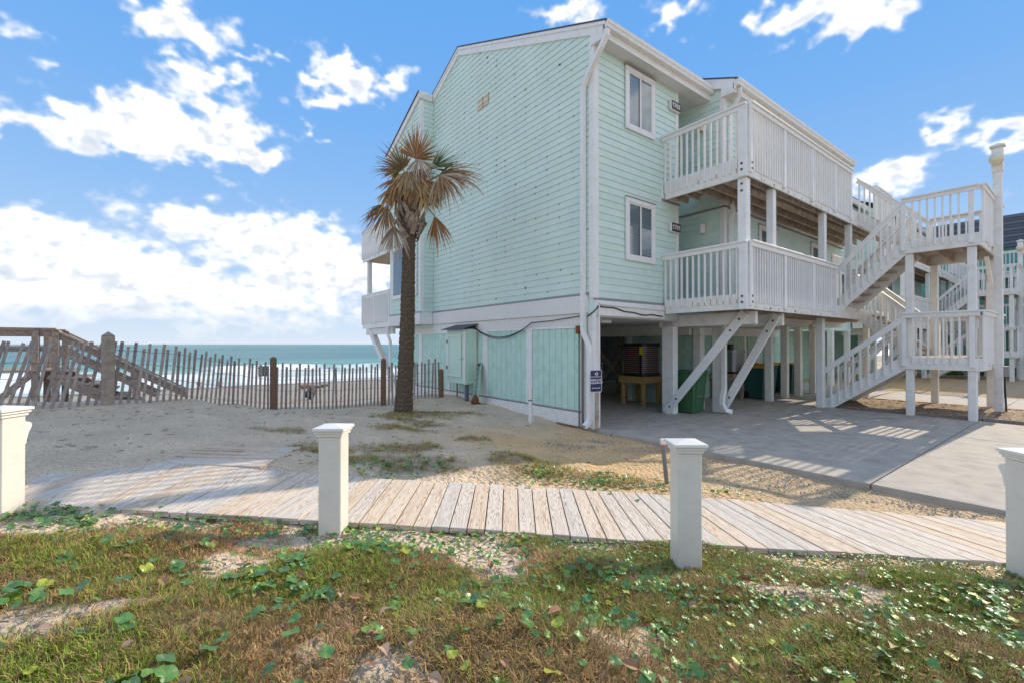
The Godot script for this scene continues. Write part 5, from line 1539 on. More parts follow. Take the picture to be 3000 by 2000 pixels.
func make_palm() -> void:
	var P := thing("cabbage_palm", "single palm with browned dying fronds before the mint gable", "palm tree", Vector3(-2.84, 0.22, -2.95))
	var st := begin()
	var n := noise(301, 3.0, 3)
	var sides := 26
	var rows := 110
	var grid := []
	for i in rows + 1:
		var t := float(i) / rows
		var y := 0.12 + t * 4.75
		var cx := lerpf(-2.84, -2.7, t) + 0.02 * sin(t * 5.0)
		var cz := lerpf(-2.95, -2.84, t)
		var r := 0.165 + 0.055 * exp(-t * 9.0) - 0.028 * smoothstep(0.2, 0.8, t) + 0.05 * smoothstep(0.82, 0.9, t)
		var ring := 0.007 * sin(y * 62.0 + 2.0 * n.get_noise_2d(y, 3.0))
		var row := []
		for k in sides:
			var a := TAU * k / sides
			var rr := r + ring + 0.016 * n.get_noise_3d(cos(a) * 1.2, y * 1.6, sin(a) * 1.2) + 0.011 * n.get_noise_3d(cos(a) * 4.0, y * 7.0, sin(a) * 4.0)
			row.append(Vector3(cx + cos(a) * rr, y, cz + sin(a) * rr))
		grid.append(row)
	for i in rows:
		for k in sides:
			var j := (k + 1) % sides
			var q := [grid[i][k], grid[i + 1][k], grid[i + 1][j], grid[i][j]]
			var nn: Vector3 = (q[3] - q[0]).cross(q[1] - q[0]).normalized()
			if nn.dot(q[0] - Vector3(-2.78, q[0].y, -2.9)) < 0.0: nn = -nn
			face(st, q, nn)
	obj("trunk", st.commit(), M.trunk, P)
	# old leaf bases crossing round the top of the trunk
	var top := Vector3(-2.71, 0, -2.85)
	for i in 62:
		var t := i / 62.0
		var a := i * 2.4
		var y := 4.02 + t * 0.98
		var out := Vector3(cos(a), 0, sin(a))
		var tang := Vector3(-sin(a), 0, cos(a)) * (1.0 if i % 2 else -1.0)
		var r := 0.15 + 0.03 * sin(t * PI)
		var p := top + out * r + Vector3(0, y - 0.04, 0)
		var q := top + out * (r + 0.075 + 0.09 * rng.randf()) + tang * rng.randf_range(0.05, 0.17) + Vector3(0, y + rng.randf_range(0.14, 0.32), 0)
		var m := p.lerp(q, 0.5) + out * 0.02
		var b := begin()
		var s := (q - p).cross(out).normalized()
		var wp := 0.052
		var wq := rng.randf_range(0.03, 0.045)
		var th := out * 0.022
		for e in [[p, m, wp, (wp + wq) * 0.5], [m, q, (wp + wq) * 0.5, wq]]:
			var f := [e[0] - s * e[2] + th, e[0] + s * e[2] + th, e[1] + s * e[3] + th * 0.7, e[1] - s * e[3] + th * 0.7]
			var g := [e[0] - s * e[2], e[0] + s * e[2], e[1] + s * e[3], e[1] - s * e[3]]
			var c: Vector3 = (e[0] + e[1]) * 0.5 + th * 0.5
			poly(b, f, c)
			poly(b, g, c)
			for k in 4: poly(b, [f[k], f[(k + 1) % 4], g[(k + 1) % 4], g[k]], c)
		obj("leaf_base", b.commit(), M.boot, P)
	var c := Vector3(-2.7, 4.98, -2.85)
	var L := -RT
	var N := -FW      # towards the viewer's side of the tree
	var U := Vector3.UP
	# root, hub, axis, normal, radius, spread, leaflets, droop, colour, green
	frond(P, c, Vector3(-2.86, 5.5, -2.9), (L * 0.75 + U * 0.75 + N * 0.35), (N * 0.8 + U * 0.4), 0.62, 1.35, 30, 0.15, 0, 0.55)
	frond(P, c, Vector3(-2.92, 5.46, -3.05), (L * 0.9 + U * 0.15 - N * 0.2), U, 0.6, 1.1, 22, 0.35, 1, 0.2)
	frond(P, c, Vector3(-2.62, 5.76, -2.79), (U * 1.0 - L * 0.25 + N * 0.2), N, 0.66, 1.4, 34, 0.1, 4, 0.0)
	frond(P, c, Vector3(-2.6, 5.74, -2.72), (-U * 0.75 - L * 0.2 + N * 0.5), (N * 0.9 + U * 0.3), 0.72, 1.0, 24, 0.4, 2, 0.0)
	frond(P, c, Vector3(-2.32, 5.56, -2.6), (-L * 0.85 + U * 0.55), (N * 0.7 + U * 0.6), 0.72, 1.0, 28, 0.12, 3, 0.75)
	frond(P, c, Vector3(-2.42, 5.5, -2.86), (-L * 0.6 + U * 0.8 - N * 0.5), U, 0.66, 1.1, 24, 0.2, 1, 0.5)
	frond(P, c, Vector3(-2.22, 5.4, -2.44), (-L * 1.0 - U * 0.08 + N * 0.15), (N * 0.75 + U * 0.6), 0.98, 1.45, 40, 0.5, 4, 0.12)
	frond(P, c, Vector3(-2.24, 5.36, -2.36), (-L * 0.45 - U * 0.7 + N * 0.35), N, 0.9, 1.1, 30, 0.6, 2, 0.0)
	frond(P, c, Vector3(-3.13, 4.7, -3.12), (-U * 0.9 + L * 0.42 + N * 0.2), (N + L * 0.3), 0.82, 1.0, 30, 0.5, 0, 0.08)
	frond(P, c, Vector3(-3.18, 4.78, -3.3), (L * 0.8 - U * 0.6), U, 0.62, 0.9, 22, 0.7, 1, 0.25)
	frond(P, c, Vector3(-3.02, 4.28, -3.02), (-U * 1.0 + N * 0.15 - L * 0.05), N, 0.86, 0.75, 28, 0.4, 2, 0.0)
	frond(P, c, Vector3(-2.3, 4.5, -2.52), (-U * 0.95 - L * 0.25), N, 0.82, 0.62, 26, 0.35, 0, 0.0)
	frond(P, c, Vector3(-2.84, 5.44, -2.78), (-U * 0.95 + N * 0.3), N, 0.66, 0.95, 26, 0.5, 1, 0.1)
	frond(P, c, Vector3(-2.56, 5.2, -2.66), (-U * 1.0 - L * 0.3 + N * 0.25), N, 0.66, 0.9, 26, 0.5, 1, 0.0)
	frond(P, c, Vector3(-2.45, 5.12, -2.6), (-U * 0.9 - L * 0.55), N, 0.66, 0.7, 20, 0.5, 2, 0.0)
	frond(P, c, Vector3(-2.72, 5.3, -3.2), (-N * 0.8 + U * 0.3), U, 0.7, 1.3, 26, 0.5, 1, 0.3)
	frond(P, c, Vector3(-2.5, 5.45, -3.1), (-N * 0.6 + U * 0.5 - L * 0.4), U, 0.7, 1.2, 26, 0.4, 3, 0.6)
	for e in [[-2.95, 5.3, -2.9, 0.35, 0], [-2.66, 5.34, -2.66, -0.1, 1], [-2.4, 5.28, -2.62, -0.3, 4], [-2.9, 5.12, -3.0, 0.5, 1], [-2.5, 5.02, -2.62, -0.2, 1], [-2.74, 5.45, -2.74, 0.1, 2], [-2.36, 5.24, -2.5, -0.5, 1], [-2.6, 5.5, -2.66, -0.25, 4]]:
		frond(P, c, Vector3(e[0], e[1], e[2]), (-U * 0.9 + L * e[3] + N * rng.randf_range(0.1, 0.5)), (N + U * 0.2), rng.randf_range(0.55, 0.78), rng.randf_range(0.6, 1.0), 14, 0.6, e[4], 0.05)
	frond(P, c, Vector3(-2.78, 5.12, -2.62), (-U * 0.85 + N * 0.2 + L * 0.25), N, 0.5, 0.9, 22, 0.5, 0, 0.2)

# ---------------------------------------------------------------- things round the house
func make_small_things() -> void:
	# utility cabinet on the gable wall
	var C := thing("utility_cabinet", "pale green wall cabinet with hinged door and small shingled roof", "cabinet", Vector3(-0.2, 0.62, -4.95))
	box("case", M.cabinet, C, Vector3(-0.38, 0.62, -5.44), Vector3(-0.021, 2.14, -4.4), 0.006)
	box("trim_board", M.vinyl, C, Vector3(-0.395, 0.61, -4.48), Vector3(-0.381, 2.12, -4.385))
	box("trim_board", M.cabinet, C, Vector3(-0.37, 0.61, -4.399), Vector3(-0.3, 2.12, -4.384))
	box("trim_board", M.vinyl, C, Vector3(-0.09, 0.63, -4.399), Vector3(-0.021, 2.12, -4.384))
	var D := Node3D.new()
	D.name = "door"
	C.add_child(D)
	box("door_panel", M.cabinet, D, Vector3(-0.394, 0.8, -5.34), Vector3(-0.381, 1.98, -4.62))
	for e in [[0.8, 0.85, -5.35, -4.6], [1.94, 1.99, -5.35, -4.6], [0.851, 1.939, -5.35, -5.3], [0.851, 1.939, -4.65, -4.6]]:
		box("door_frame", M.vinyl, D, Vector3(-0.412, e[0], e[2]), Vector3(-0.395, e[1], e[3]))
	bar("latch", M.cabinet, D, Vector3(-0.42, 1.32, -4.7), Vector3(-0.42, 1.36, -4.5), 0.02, 0.045)
	for y in [1.0, 1.75]:
		box("hinge", M.rust, D, Vector3(-0.418, y, -5.42), Vector3(-0.405, y + 0.1, -5.352), 0.002)
	for k in 4:
		var p := [Vector3(-0.52 + k * 0.125, 2.14 + k * 0.036, -5.56), Vector3(-0.385 + k * 0.125, 2.186 + k * 0.036, -5.56), Vector3(-0.385 + k * 0.125, 2.176 + k * 0.036, -5.56), Vector3(-0.52 + k * 0.125, 2.124 + k * 0.036, -5.56)]
		obj("shingle_course", prism(p, Vector3(0, 0, 1.26)), M.shingle, C)
	pipe("pipe", M.pipe, C, [Vector3(-0.2, -0.05, -4.62), Vector3(-0.2, 0.64, -4.62)], 0.06, 14)
	pipe("pipe", M.pipe, C, [Vector3(-0.2, 0.06, -4.62), Vector3(-0.2, 0.14, -4.62)], 0.07, 14)
	pipe("pipe", M.brownpipe, C, [Vector3(-0.12, -0.05, -5.3), Vector3(-0.12, 0.62, -5.3)], 0.022, 10)
	# the rotten piece of steel post leaning on the wall
	var R := thing("rusted_post", "rust-eaten flaking green post leaning beside the wall cabinet", "post", Vector3(-0.3, 0.1, -4.0))
	var p0 := Vector3(-0.33, 0.24, -3.98)
	var p1 := Vector3(-0.07, 1.16, -4.2)
	bar("flange", M.peel, R, p0, p1, 0.2, 0.025, 0.006, Vector3(-1, 0.2, 0.2))
	bar("web", M.peel, R, p0 + Vector3(-0.07, 0, 0.05), p1 + Vector3(-0.07, 0, 0.05), 0.02, 0.13, 0.004, Vector3(-1, 0.2, 0.2))
	bar("flange", M.peel, R, p0 + Vector3(-0.02, 0.02, 0.14), p1 + Vector3(-0.02, 0.02, 0.14), 0.09, 0.02, 0.004, Vector3(-1, 0.2, 0.2))
	var rs := begin()
	for k in 14:
		var b := Basis(Vector3(rng.randf_range(-1, 1), rng.randf_range(-1, 1), rng.randf_range(-1, 1)).normalized(), rng.randf() * 2.0)
		add_box(rs, Vector3(0.1, 0.13, 0.03) * rng.randf_range(0.6, 1.2), 0.006, Transform3D(b, Vector3(-0.36 + rng.randf_range(-0.06, 0.06), rng.randf_range(0.08, 0.3), -3.94 + rng.randf_range(-0.09, 0.15))))
	obj("rusted_foot", rs.commit(), M.rust, R)
	var rt := begin()
	for k in 7:
		add_box(rt, Vector3(0.09, 0.025, 0.05), 0.006, Transform3D(Basis(Vector3(rng.randf(), 1, rng.randf()).normalized(), rng.randf() * 3.0), p1 + Vector3(rng.randf_range(-0.07, 0.03), rng.randf_range(-0.01, 0.03), rng.randf_range(-0.08, 0.12))))
	obj("rusted_top", rt.commit(), M.rust, R)
	# white vent pipe in the sand
	var V := thing("vent_pipe", "white plastic vent pipe standing in sand before the panels", "pipe", Vector3(-0.66, -0.05, -1.24))
	pipe("pipe", M.vinyl, V, [Vector3(-0.66, -0.15, -1.24), Vector3(-0.66, 0.76, -1.24)], 0.042, 14)
	pipe("cap", M.vinyl, V, [Vector3(-0.66, 0.74, -1.24), Vector3(-0.66, 0.8, -1.24), Vector3(-0.66, 0.815, -1.24)], 0.052, 14)
	pipe("band", M.black, V, [Vector3(-0.66, 0.5, -1.24), Vector3(-0.66, 0.52, -1.24)], 0.046, 14)
	pipe("brace", M.vinyl, V, [Vector3(-0.5, -0.1, -1.32), Vector3(-0.62, 0.55, -1.27)], 0.02, 8)
	# pipe marker by the boardwalk
	var K := thing("marker_pipe", "thin grey marker pipe with a white cap by the boardwalk", "pipe", Vector3(-2.04, -0.05, 3.06))
	pipe("pipe", M.pipe2, K, [Vector3(-2.0, -0.25, 3.07), Vector3(-2.07, 0.5, 3.03)], 0.026, 12)
	pipe("cap", M.vinyl, K, [Vector3(-2.067, 0.49, 3.033), Vector3(-2.075, 0.56, 3.028)], 0.03, 12)
	pipe("band", M.redpaint, K, [Vector3(-2.0655, 0.47, 3.034), Vector3(-2.068, 0.5, 3.032)], 0.0305, 12)
	# private walkway sign
	var G := thing("walkway_sign", "navy PRIVATE WALKWAY sign on the white corner post", "sign", Vector3(-0.05, 0.75, 0.1))
	var sb := Basis(Vector3.UP, -0.16)
	var so := Vector3(-0.07, 0.985, 0.115)
	var rr := func(w: float, h: float, r: float, d: float) -> Array:
		var o := []
		for q in 4:
			for s in 5:
				var a := q * PI * 0.5 + s * PI * 0.125
				var cx := (w * 0.5 - r) * (1.0 if q == 0 or q == 3 else -1.0)
				var cy := (h * 0.5 - r) * (1.0 if q < 2 else -1.0)
				o.append(so + sb * Vector3(cx + cos(a) * r, cy + sin(a) * r, d))
		return o
	obj("border", prism(rr.call(0.3, 0.45, 0.03, 0.0), sb * Vector3(0, 0, 0.005)), M.letter, G)
	obj("panel", prism(rr.call(0.276, 0.426, 0.02, 0.0055), sb * Vector3(0, 0, 0.002)), M.navy, G)
	text("OCEAN DUNES HOA", 0.02, so + sb * Vector3(0, 0.085, 0.009), sb, M.letter, G, true)
	text("PRIVATE", 0.044, so + sb * Vector3(0, 0.02, 0.009), sb, M.letter, G, true)
	text("WALKWAY", 0.044, so + sb * Vector3(0, -0.035, 0.009), sb, M.letter, G, true)
	text("BUILDING 1800", 0.02, so + sb * Vector3(0, -0.14, 0.009), sb, M.letter, G, true)
	var em := begin()
	var ec := so + sb * Vector3(0.012, 0.145, 0.008)
	for k in 20:      # the round emblem: a crescent and a spiky shell
		var a0 := -2.0 + 3.9 * k / 20.0
		var a1 := -2.0 + 3.9 * (k + 1) / 20.0
		var w0 := 0.016 * sin(PI * k / 20.0) + 0.002
		var w1 := 0.016 * sin(PI * (k + 1) / 20.0) + 0.002
		face(em, [ec + sb * Vector3(cos(a0), sin(a0), 0) * 0.038, ec + sb * Vector3(cos(a1), sin(a1), 0) * 0.038, ec + sb * Vector3(cos(a1), sin(a1), 0) * (0.038 - w1), ec + sb * Vector3(cos(a0), sin(a0), 0) * (0.038 - w0)], sb.z)
	for k in 9:
		var a := 1.2 + k * 0.5
		var d := Vector3(cos(a), sin(a), 0)
		var s := Vector3(-sin(a), cos(a), 0) * 0.008
		face(em, [ec + sb * (Vector3(-0.018, 0, 0) - s), ec + sb * (Vector3(-0.018, 0, 0) + s), ec + sb * (Vector3(-0.018, 0, 0) + d * 0.034)], sb.z)
	obj("emblem", em.commit(), M.letter, G)
	box("stake", M.joist, G, Vector3(-0.06, 0.0, 0.072), Vector3(0.03, 0.8, 0.11), 0.006)
	# house numbers
	for e in [["1702", 7.42, "upper black house number plaque 1702 beside the top window"], ["1701", 4.5, "lower black house number plaque 1701 beside the ground floor window"]]:
		var S := thing("house_number", e[2], "sign", Vector3(2.76, e[1], 0.05))
		box("frame", M.vinyl, S, Vector3(2.58, e[1] - 0.115, 0.027), Vector3(2.96, e[1] + 0.115, 0.1), 0.006)
		box("panel", M.plaque, S, Vector3(2.592, e[1] - 0.103, 0.1005), Vector3(2.95, e[1] + 0.103, 0.104), 0.002)
		text(e[0], 0.112, Vector3(2.77, e[1], 0.106), Basis(), M.letter, S)
	# wall lamps of the porches
	for e in [[4.62, "white cylinder porch lamp on the lower entrance wall", M.vinyl], [7.2, "cream cylinder porch lamp on the upper entrance wall", M.lampglass]]:
		var Lm := thing("porch_lamp", e[1], "lamp", Vector3(3.9, e[0], 0.15), "porch lamps")
		box("plate", M.vinyl, Lm, Vector3(3.9, e[0] - 0.07, 0.08), Vector3(3.93, e[0] + 0.12, 0.24), 0.004)
		var st := begin()
		lathe(st, [Vector2(0.001, 0.11), Vector2(0.065, 0.11), Vector2(0.07, 0.1), Vector2(0.07, -0.12), Vector2(0.06, -0.125), Vector2(0.058, -0.05), Vector2(0.001, -0.05)], 18, Transform3D(Basis(), Vector3(3.8, e[0], 0.16)))
		obj("shade", st.commit(), e[2], Lm)
		bar("arm", M.vinyl, Lm, Vector3(3.85, e[0] + 0.05, 0.16), Vector3(3.905, e[0] + 0.05, 0.16), 0.05, 0.04)
	var bl := thing("flood_lamp", "twin yellowed flood lamp under the lower deck beam", "lamp", Vector3(8.2, 2.35, 1.2))
	box("box", M.white, bl, Vector3(8.1, 2.28, 1.1), Vector3(8.25, 2.4, 1.25))
	for s in [-0.1, 0.1]:
		var st := begin()
		lathe(st, [Vector2(0.001, 0.0), Vector2(0.03, 0.0), Vector2(0.04, 0.07), Vector2(0.065, 0.15), Vector2(0.001, 0.16)], 12, Transform3D(Basis(Vector3(0, 0, 1), 2.3), Vector3(8.14, 2.28, 1.17 + s)))
		obj("bulb", st.commit(), M.lampglass, bl)
	# sea-side lantern, on the corner by the palm
	var ln := thing("sea_lantern", "small white lantern fixed to the house's seaward corner", "lamp", Vector3(-0.6, 6.6, -9.7))
	pipe("bracket", M.white, ln, [Vector3(-0.47, 6.45, -9.56), Vector3(-0.62, 6.4, -9.72), Vector3(-0.72, 6.5, -9.82), Vector3(-0.72, 6.7, -9.82)], 0.018, 8)
	box("lantern", M.vinyl, ln, Vector3(-0.82, 6.7, -9.92), Vector3(-0.62, 6.95, -9.72), 0.02)
	box("bracket_plate", M.white, ln, Vector3(-0.5, 6.4, -9.58), Vector3(-0.462, 6.55, -9.532))
	# air conditioners
	for e in [["air_conditioner", "rusting louvred air conditioner on the near timber stand", Vector3(4.02, 0.82, -1.85), 0.385, 0.93], ["air_conditioner", "grey ribbed air conditioner on the far timber stand", Vector3(7.5, 0.8, -1.06), 0.36, 0.75]]:
		var A := thing(e[0], e[1], "air conditioner", e[2])
		var o: Vector3 = e[2]
		var r: float = e[3]
		var h: float = e[4]
		var near := h > 0.8
		var shape := func(rad: float, y: float) -> Array:
			var out := []
			for q in 4:
				for s in 5:
					var a := q * PI * 0.5 + s * PI * 0.125
					var cr := rad * 0.35
					var cx := (rad - cr) * (1.0 if q == 0 or q == 3 else -1.0)
					var cz := (rad - cr) * (1.0 if q < 2 else -1.0)
					out.append(o + Vector3(cx + cos(a) * cr, y, cz + sin(a) * cr))
			return out
		obj("base_pan", prism(shape.call(r + 0.02, 0.0), Vector3(0, 0.07, 0)), M.black, A)
		obj("coil", prism(shape.call(r - 0.015, 0.07), Vector3(0, h - 0.16, 0)), M.coil if near else M.silver, A)
		obj("top_cover", prism(shape.call(r + 0.02, h - 0.09), Vector3(0, 0.09, 0)), M.black if near else M.silver, A)
		for k in (13 if near else 17):
			obj("louvre", prism(shape.call(r, 0.11 + k * (h - 0.22) / (12.0 if near else 16.0)), Vector3(0, 0.014 if near else 0.022, 0)), M.silver if near else M.steel, A)
		if near:
			box("energy_label", M.yellow, A, o + Vector3(-r - 0.012, h - 0.32, r - 0.16), o + Vector3(-r - 0.005, h - 0.1, r - 0.05), 0.001)
			box("control_cover", M.black, A, o + Vector3(-r - 0.005, 0.07, r - 0.16), o + Vector3(-r + 0.02, h - 0.09, r - 0.1), 0.002)
			box("badge", M.red, A, o + Vector3(-r - 0.011, h - 0.3, -0.2), o + Vector3(-r - 0.004, h - 0.26, 0.03), 0.001)
		else:
			box("fan_motor", M.black, A, o + Vector3(-0.1, h, -0.1), o + Vector3(0.1, h + 0.18, 0.1), 0.01)
	for e in [["equipment_stand", "yellow pine stand carrying the rusting air conditioner", Vector3(3.98, 0.0, -1.85), 0.45, 0.82, M.newwood], ["equipment_stand", "brown timber stand carrying the grey ribbed air conditioner", Vector3(7.4, 0.0, -1.06), 0.4, 0.8, M.oldwood]]:
		var T := thing(e[0], e[1], "stand", e[2])
		var o: Vector3 = e[2]
		var r: float = e[3]
		var h: float = e[4]
		for s in [[-1, -1], [1, -1], [1, 1], [-1, 1]]:
			obj("leg", bx(Vector3(0.1, h - 0.05, 0.1), 0.006, 1), e[5], T, Transform3D(Basis(), o + Vector3(s[0] * (r - 0.1), (h - 0.05) * 0.5, s[1] * (r - 0.1))))
		for s in [-1.0, 1.0]:
			bar("apron", e[5], T, o + Vector3(s * (r - 0.02), h - 0.115, -r), o + Vector3(s * (r - 0.02), h - 0.115, r), 0.04, 0.15, 0.004, Vector3.UP, 2)
			bar("apron", e[5], T, o + Vector3(-r + 0.04, h - 0.115, s * (r - 0.02)), o + Vector3(r - 0.04, h - 0.115, s * (r - 0.02)), 0.04, 0.15, 0.004, Vector3.UP, 3)
		for k in 6:
			var z := -r + 0.09 + k * (2 * r - 0.18) / 5.0
			bar("top_board", e[5], T, o + Vector3(-r, h - 0.02, z), o + Vector3(r, h - 0.02, z), 0.14, 0.036)
	# wheeled bins
	bin_("wheeled_bin", "green wheeled bin behind the first diagonal brace", Vector3(3.64, 0, -0.12), 0.62, 1.08, M.binGreen, M.binGreen)
	bin_("wheeled_bin", "dark teal wheeled bin with orange lid nearest the brace", Vector3(8.1, 0, -0.45), 0.64, 1.05, M.binTeal, M.orange)
	bin_("wheeled_bin", "dark teal wheeled bin with orange lid between the far pilings", Vector3(9.4, 0, -0.85), 0.66, 1.08, M.binTeal, M.orange)
	bin_("wheeled_bin", "dark teal wheeled bin with orange lid behind the stairs", Vector3(10.6, 0, -0.6), 0.66, 1.08, M.binTeal, M.orange)
	var bk := thing("timber_block", "short sawn timber block on the carport floor", "block", Vector3(5.95, 0.0, -0.3))
	obj("block", bx(Vector3(0.2, 0.1, 0.12), 0.006), M.newwood, bk, Transform3D(Basis(Vector3.UP, 0.4), Vector3(5.95, 0.052, -0.3)))
	# beach: driftwood, a bag and two far people
	var dw := begin()
	var pp := []
	var rr2 := []
	for k in 9:
		pp.append(Vector3(2.4 + k * 0.3, -2.05 + 0.08 * sin(k * 1.1), -37.0 + 0.12 * cos(k * 0.9)))
		rr2.append(0.2 - 0.012 * k + 0.03 * sin(k * 2.3))
	tube(dw, pp, rr2, 9)
	tag(obj("driftwood", dw.commit(), M.brownpost), "brown driftwood log lying on the beach near the waterline", "driftwood")
	var bag := begin()
	lathe(bag, [Vector2(0.26, 0.0), Vector2(0.34, 0.2), Vector2(0.27, 0.5), Vector2(0.13, 0.75), Vector2(0.001, 0.85)], 12, Transform3D(Basis(Vector3(0, 0, 1), -0.5), Vector3(0.2, -1.75, -25.0)))
	tag(obj("dark_bag", bag.commit(), M.black), "dark slumped bag on the beach beside the house piling", "bag")
	person(Vector3(-4.6, -2.5, -48.2), M.skinlight, M.paleblue, "seated person in pale clothes on the far waterline, nearer the stairs")
	person(Vector3(-2.9, -2.5, -47.4), M.skinlight, M.lilac, "seated person in lilac clothes on the far waterline, nearer the house")
	var mk := thing("beach_marker", "dark marker stake in the shallow surf behind the fence", "stake", Vector3(-9.2, -2.6, -47.5))
	pipe("stake", M.black, mk, [Vector3(-9.2, -3.0, -47.5), Vector3(-9.15, -1.3, -47.5)], 0.07, 8)
	pipe("stake_top", M.black, mk, [Vector3(-9.15, -1.35, -47.5), Vector3(-9.15, -1.1, -47.5)], 0.12, 8)

func person(at: Vector3, skin: Material, cloth: Material, label: String) -> void:
	var Pn := thing("person", label, "person", at)
	var st := begin()      # seated, knees drawn up: one body
	tube(st, [at + Vector3(0, 0.02, 0), at + Vector3(0, 0.2, 0), at + Vector3(0, 0.42, 0.03), at + Vector3(0, 0.55, 0.05), at + Vector3(0, 0.6, 0.06), at + Vector3(0, 0.67, 0.07), at + Vector3(0, 0.77, 0.08), at + Vector3(0, 0.86, 0.08), at + Vector3(0, 0.89, 0.08)], [0.16, 0.17, 0.19, 0.15, 0.06, 0.08, 0.1, 0.07, 0.01], 12)
	for s in [-0.1, 0.1]:
		tube(st, [at + Vector3(s, 0.1, 0), at + Vector3(s, 0.42, 0.38), at + Vector3(s, 0.08, 0.6), at + Vector3(s, 0.04, 0.72)], [0.09, 0.07, 0.05, 0.04], 8)
		tube(st, [at + Vector3(s * 1.8, 0.52, 0.04), at + Vector3(s * 2.2, 0.33, 0.16), at + Vector3(s * 1.2, 0.38, 0.38)], [0.055, 0.045, 0.035], 8)
	obj("body", st.commit(), skin, Pn)
	var c := begin()
	tube(c, [at + Vector3(0, 0.0, 0), at + Vector3(0, 0.2, 0), at + Vector3(0, 0.42, 0.03), at + Vector3(0, 0.54, 0.05)], [0.175, 0.185, 0.205, 0.16], 12)
	obj("shirt", c.commit(), cloth, Pn)

func bin_(called: String, label: String, at: Vector3, w: float, h: float, m: Material, lid: Material) -> void:
	var B := thing(called, label, "bin", at)
	var st := begin()
	var lo := w * 0.4
	var hi := w * 0.5
	var q0 := []
	var q1 := []
	for e in [[-1, -1], [1, -1], [1, 1], [-1, 1]]:
		q0.append(at + Vector3(e[0] * lo, 0.03, e[1] * lo))
		q1.append(at + Vector3(e[0] * hi, h - 0.12, e[1] * hi))
	var c := at + Vector3(0, h * 0.5, 0)
	poly(st, q0, c)
	for k in 4: poly(st, [q0[k], q0[(k + 1) % 4], q1[(k + 1) % 4], q1[k]], c)
	obj("body", st.commit(), m, B)
	obj("rim", bx(Vector3(w + 0.03, 0.07, w + 0.03), 0.015), m, B, Transform3D(Basis(), at + Vector3(0, h - 0.11, 0)))
	obj("lid", bx(Vector3(w + 0.05, 0.055, w + 0.06), 0.025), lid, B, Transform3D(Basis(), at + Vector3(0, h - 0.045, 0)))
	obj("rib", bx(Vector3(w * 0.5, h * 0.6, 0.02), 0.008), m, B, Transform3D(Basis(Vector3.RIGHT, 0.08), at + Vector3(0, h * 0.45, w * 0.46)))
	obj("rib", bx(Vector3(0.02, h * 0.6, w * 0.5), 0.008), m, B, Transform3D(Basis(Vector3(0, 0, 1), 0.08), at + Vector3(-w * 0.46, h * 0.45, 0)))
	pipe("handle", M.black, B, [at + Vector3(-w * 0.4, h - 0.1, -w * 0.58), at + Vector3(w * 0.4, h - 0.1, -w * 0.58)], 0.018, 8)
	for s in [-1.0, 1.0]:
		pipe("wheel", M.black, B, [at + Vector3(s * w * 0.36, 0.12, -w * 0.4), at + Vector3(s * w * 0.44, 0.12, -w * 0.4)], 0.12, 16)
	pipe("bar", M.silver, B, [at + Vector3(-w * 0.2, h * 0.4, w * 0.48), at + Vector3(w * 0.2, h * 0.4, w * 0.48)], 0.014, 8)

# ---------------------------------------------------------------- plants on the ground
func leaf_mesh(v: int) -> Mesh:      # a round scalloped leaf, one metre across, on its stalk
	var st := begin()
	var r := RandomNumberGenerator.new()
	r.seed = 500 + v
	var n := 18
	var rim := []
	var mid := []
	for i in n:
		var a := TAU * i / n
		var k := 0.5 * (1.0 - 0.05 * (i % 2)) * (0.55 if i == 0 else 1.0) * (1.0 + 0.06 * sin(a * 2.0 + v))
		rim.append(Vector3(cos(a) * k, 0.07 + 0.06 * sin(a * 3.0 + v * 2.0) + r.randf_range(-0.025, 0.025), sin(a) * k))
		mid.append(Vector3(cos(a) * k * 0.55, 0.05 + 0.02 * sin(a * 3.0 + v * 2.0), sin(a) * k * 0.55))
	for i in n:
		var j := (i + 1) % n
		for q in [[Vector3.ZERO, mid[i], mid[j]], [mid[i], rim[i], rim[j], mid[j]]]:
			var nn: Vector3 = (q[1] - q[0]).cross(q[2] - q[0]).normalized()
			face(st, q, nn if nn.y > 0 else -nn)
	tube(st, [Vector3(0, 0, 0), Vector3(0.03, -0.3, 0.05), Vector3(0.0, -0.9, 0.1)], [0.025, 0.02, 0.02], 4, false)
	return st.commit()

